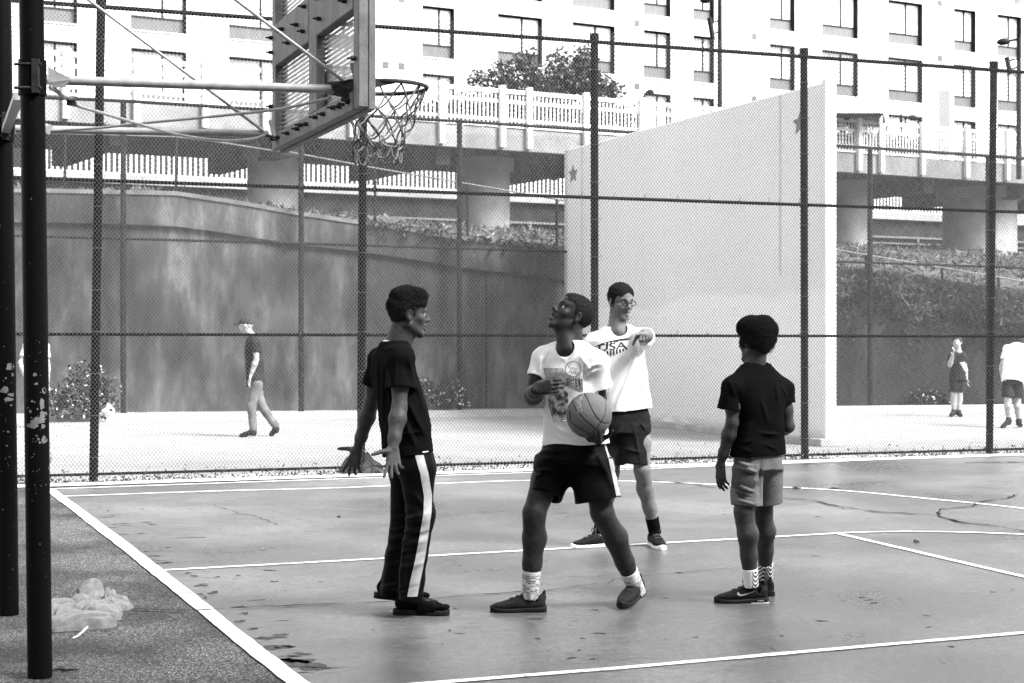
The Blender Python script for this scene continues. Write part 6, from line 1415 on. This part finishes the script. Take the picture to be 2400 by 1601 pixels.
# ------------------------------------------------------------------ people on the far playground
def far_person(label, Y, foot, f, joints, tops, skin_m, shirt_m, low_m, shoe_m, headgear=None, hair_m=None, long_low=False, h=.011, bare=False):
    J = lambda p: A3(U(p[0], p[1], Y+(p[2] if len(p) > 2 else 0)))
    P = base('person', label, foot, f); R = P['root']; j = {k: J(v) for k, v in joints.items()}; hs = joints.get('hs', None)
    H = Fr(j['head'], tuple(P['f'])+() if joints.get('hf') is None else j['hf'], (0, 0, 1), .95)
    S = SDF(h); ax = H.ax(); S.ell(H(0, -.01, .03), ax, (.074, .094, .088), .02); S.ell(H(0, .03, -.035), ax, (.058, .062, .075), .03); S.cone(H(0, .09, .0), H(0, .108, -.02), .012, .014, .015); S.cone(H(0, -.02, -.05), j['neck'], .052, .058, .02)
    for q_ in (-1, 1): S.ell(H(q_*.078, -.01, 0), ax, (.012, .02, .03), .01)
    for sd in 'LR':
        arm_sdf(S, j['s'+sd], j['e'+sd], j['w'+sd], .95); hd = nrm(j['w'+sd]-j['e'+sd]); hand_sdf(S, j['w'+sd], hd, np.cross(hd, (0.2, 1, .1)), (0, -.6, .3), .35)
        leg_sdf(S, j['h'+sd], j['k'+sd], j['a'+sd], -P['f'], .72 if long_low else .95)
    S.loft([(j['pel'], P['r'], .12, P['f'], .08), (j['chest'], P['r'], .13, P['f'], .09), (j['neck'], P['r'], .07, P['f'], .05)], k=.03)
    link('body', S.mesh('body', skin_m), R)
    tee(R, [(J(c) if len(c) < 6 else c, P['r'], a, P['f'], b) for c, a, b in tops], [(j['s'+sd], j['s'+sd]+(j['e'+sd]-j['s'+sd])*.62, .062, .066) for sd in 'LR'], (j['neck'], H(0, 0, 0)-j['neck']), shirt_m, h=h, cav=.03, noise=[(24., .004)])
    S = SDF(h); S.loft([(j['pel']+Vn3(0, 0, .1), P['r'], .13, P['f'], .09), (j['pel']-Vn3(0, 0, .05), P['r'], .15, P['f'], .11)], k=.04)
    for sd in 'LR':
        en = j['a'+sd]*.97+j['k'+sd]*.03 if long_low else j['k'+sd]*.82+j['h'+sd]*.18
        if long_low: S.cone(j['h'+sd], j['k'+sd], .085, .066, .03); S.cone(j['k'+sd], en, .066, .055, .03)
        else: S.cone(j['h'+sd], en, .085, .09, .03, flat=True)
    S.noise = [(26., .004)]; link('trousers' if long_low else 'shorts', S.mesh('bottoms', low_m), R)
    for sd in 'LR':
        t_ = J(joints['t'+sd]); a_ = j['a'+sd]; S = SDF(h*.7); d = nrm(t_-a_); S.cone(a_-Vn3(0, 0, .03), t_, .042, .034, .02); S.cone(a_+Vn3(0, 0, .01), a_-Vn3(0, 0, .05), .042, .046, .02); link('shoe', S.mesh('shoe', shoe_m), R)
    if headgear == 'cap':
        S = SDF(h*.6); S.ell(H(0, -.012, .05), ax, (.082, .102, .078), .01); S.cone(H(0, .09, .045), H(0, .16, .03), .05, .04, .01, sq=(H.u, .25)); S.ell(H(0, 0, -.07), ax, (.2, .2, .10), .005, op=-1); link('cap', S.mesh('cap', hair_m), R)
    else:
        S = SDF(h*.6); S.ell(H(0, -.014, .035), ax, (.084, .104, .096), .01); S.ell(H(0, .105, -.02), ax, (.085, .07, .085), .01, op=-1); S.ell(H(0, .02, -.16), ax, (.15, .16, .13), .01, op=-1); S.noise = [(120., .004)]; link('hair', S.mesh('hair', hair_m), R)
    return R, j
skin_f = mat('fair skin', .28, .34, rough=.5, scale=20); wshirt = mat('white shirt cloth', .72, .78, rough=.9, scale=20); gcl = mat('grey walking clothes', .07, .14, rough=.9, scale=7); dcl = mat('dark walking clothes', .015, .03, rough=.9, scale=10); dhair = mat('dark hair', .02, .05, rough=.7, scale=40)
Rw, jw = far_person('distant walker in a dark cap and grey trousers crossing the far playground', 22.8, G(590, 1024), (-1, .1),
    dict(head=(576, 764), neck=(590, 788), sL=(590, 802, .17), sR=(598, 803, -.17), eR=(601, 842, -.2), wR=(588, 880, -.2), eL=(598, 842, .2), wL=(582, 880, .2), pel=(600, 893), chest=(593, 835), hL=(598, 900, .09), hR=(602, 900, -.09), kR=(589, 950, -.1), aR=(594, 1006, -.1), tR=(566, 1021, -.1), kL=(612, 950, .1), aL=(647, 1000, .1), tL=(636, 1018, .1)),
    [((600, 905), .17, .13), ((597, 860), .165, .12), ((594, 820), .17, .115), ((592, 800), .15, .09), ((590, 788), .08, .06)], skin_f, dcl, gcl, dcl, 'cap', dhair, True)
far_person('distant woman in a dark top standing with a hand at her face', 28.3, G(2240, 976), (-.35, -.94),
    dict(head=(2243, 803), neck=(2246, 824), sL=(2258, 836), sR=(2232, 836), eR=(2226, 856, -.1), wR=(2233, 832, -.22), eL=(2262, 862), wL=(2265, 886), pel=(2245, 885), chest=(2246, 850), hL=(2251, 890), hR=(2238, 890), kR=(2236, 925), aR=(2235, 962), tR=(2229, 973, -.15), kL=(2249, 925), aL=(2247, 963), tL=(2252, 974, -.15)),
    [((2245, 888), .13, .10), ((2245, 865), .12, .09), ((2246, 845), .125, .09), ((2246, 832), .12, .07), ((2246, 824), .06, .05)], skin_f, dcl, dcl, dcl, None, dhair)
far_person('distant man in a white shirt and black shorts bending away', 25.0, G(2370, 1002), (.5, .86),
    dict(head=(2398, 812, .45), neck=(2388, 812, .30), sL=(2362, 818, .2), sR=(2396, 815, .3), eR=(2402, 860, .35), wR=(2400, 895, .4), eL=(2348, 858, .15), wL=(2350, 890, .22), pel=(2373, 892), chest=(2380, 840, .15), hL=(2362, 895), hR=(2384, 895), kR=(2384, 940), aR=(2388, 985), tR=(2392, 998, .15), kL=(2362, 940, -.05), aL=(2364, 982, -.05), tL=(2350, 1000, -.15)),
    [((2374, 900), .17, .14), ((2376, 865, .08), .17, .13), ((2380, 835, .16), .17, .12), ((2382, 818, .22), .14, .10), ((2386, 808, .28), .07, .06)], skin_f, wshirt, dcl, dcl, None, dhair)
far_person('distant person in a white shirt mostly hidden behind the black poles', 25.0, G(84, 1003), (.3, -.95),
    dict(head=(84, 772), neck=(84, 797), sL=(105, 812), sR=(64, 812), eR=(48, 850, -.05), wR=(62, 892, -.1), eL=(112, 855), wL=(112, 893), pel=(84, 888), chest=(84, 840), hL=(94, 893), hR=(74, 893), kR=(74, 943), aR=(74, 990), tR=(70, 1001, -.15), kL=(94, 943), aL=(94, 990), tL=(98, 1001, -.15)),
    [((84, 895), .16, .12), ((84, 860), .155, .11), ((84, 830), .165, .11), ((84, 812), .14, .08), ((84, 798), .07, .05)], skin_f, wshirt, dcl, dcl, None, dhair)
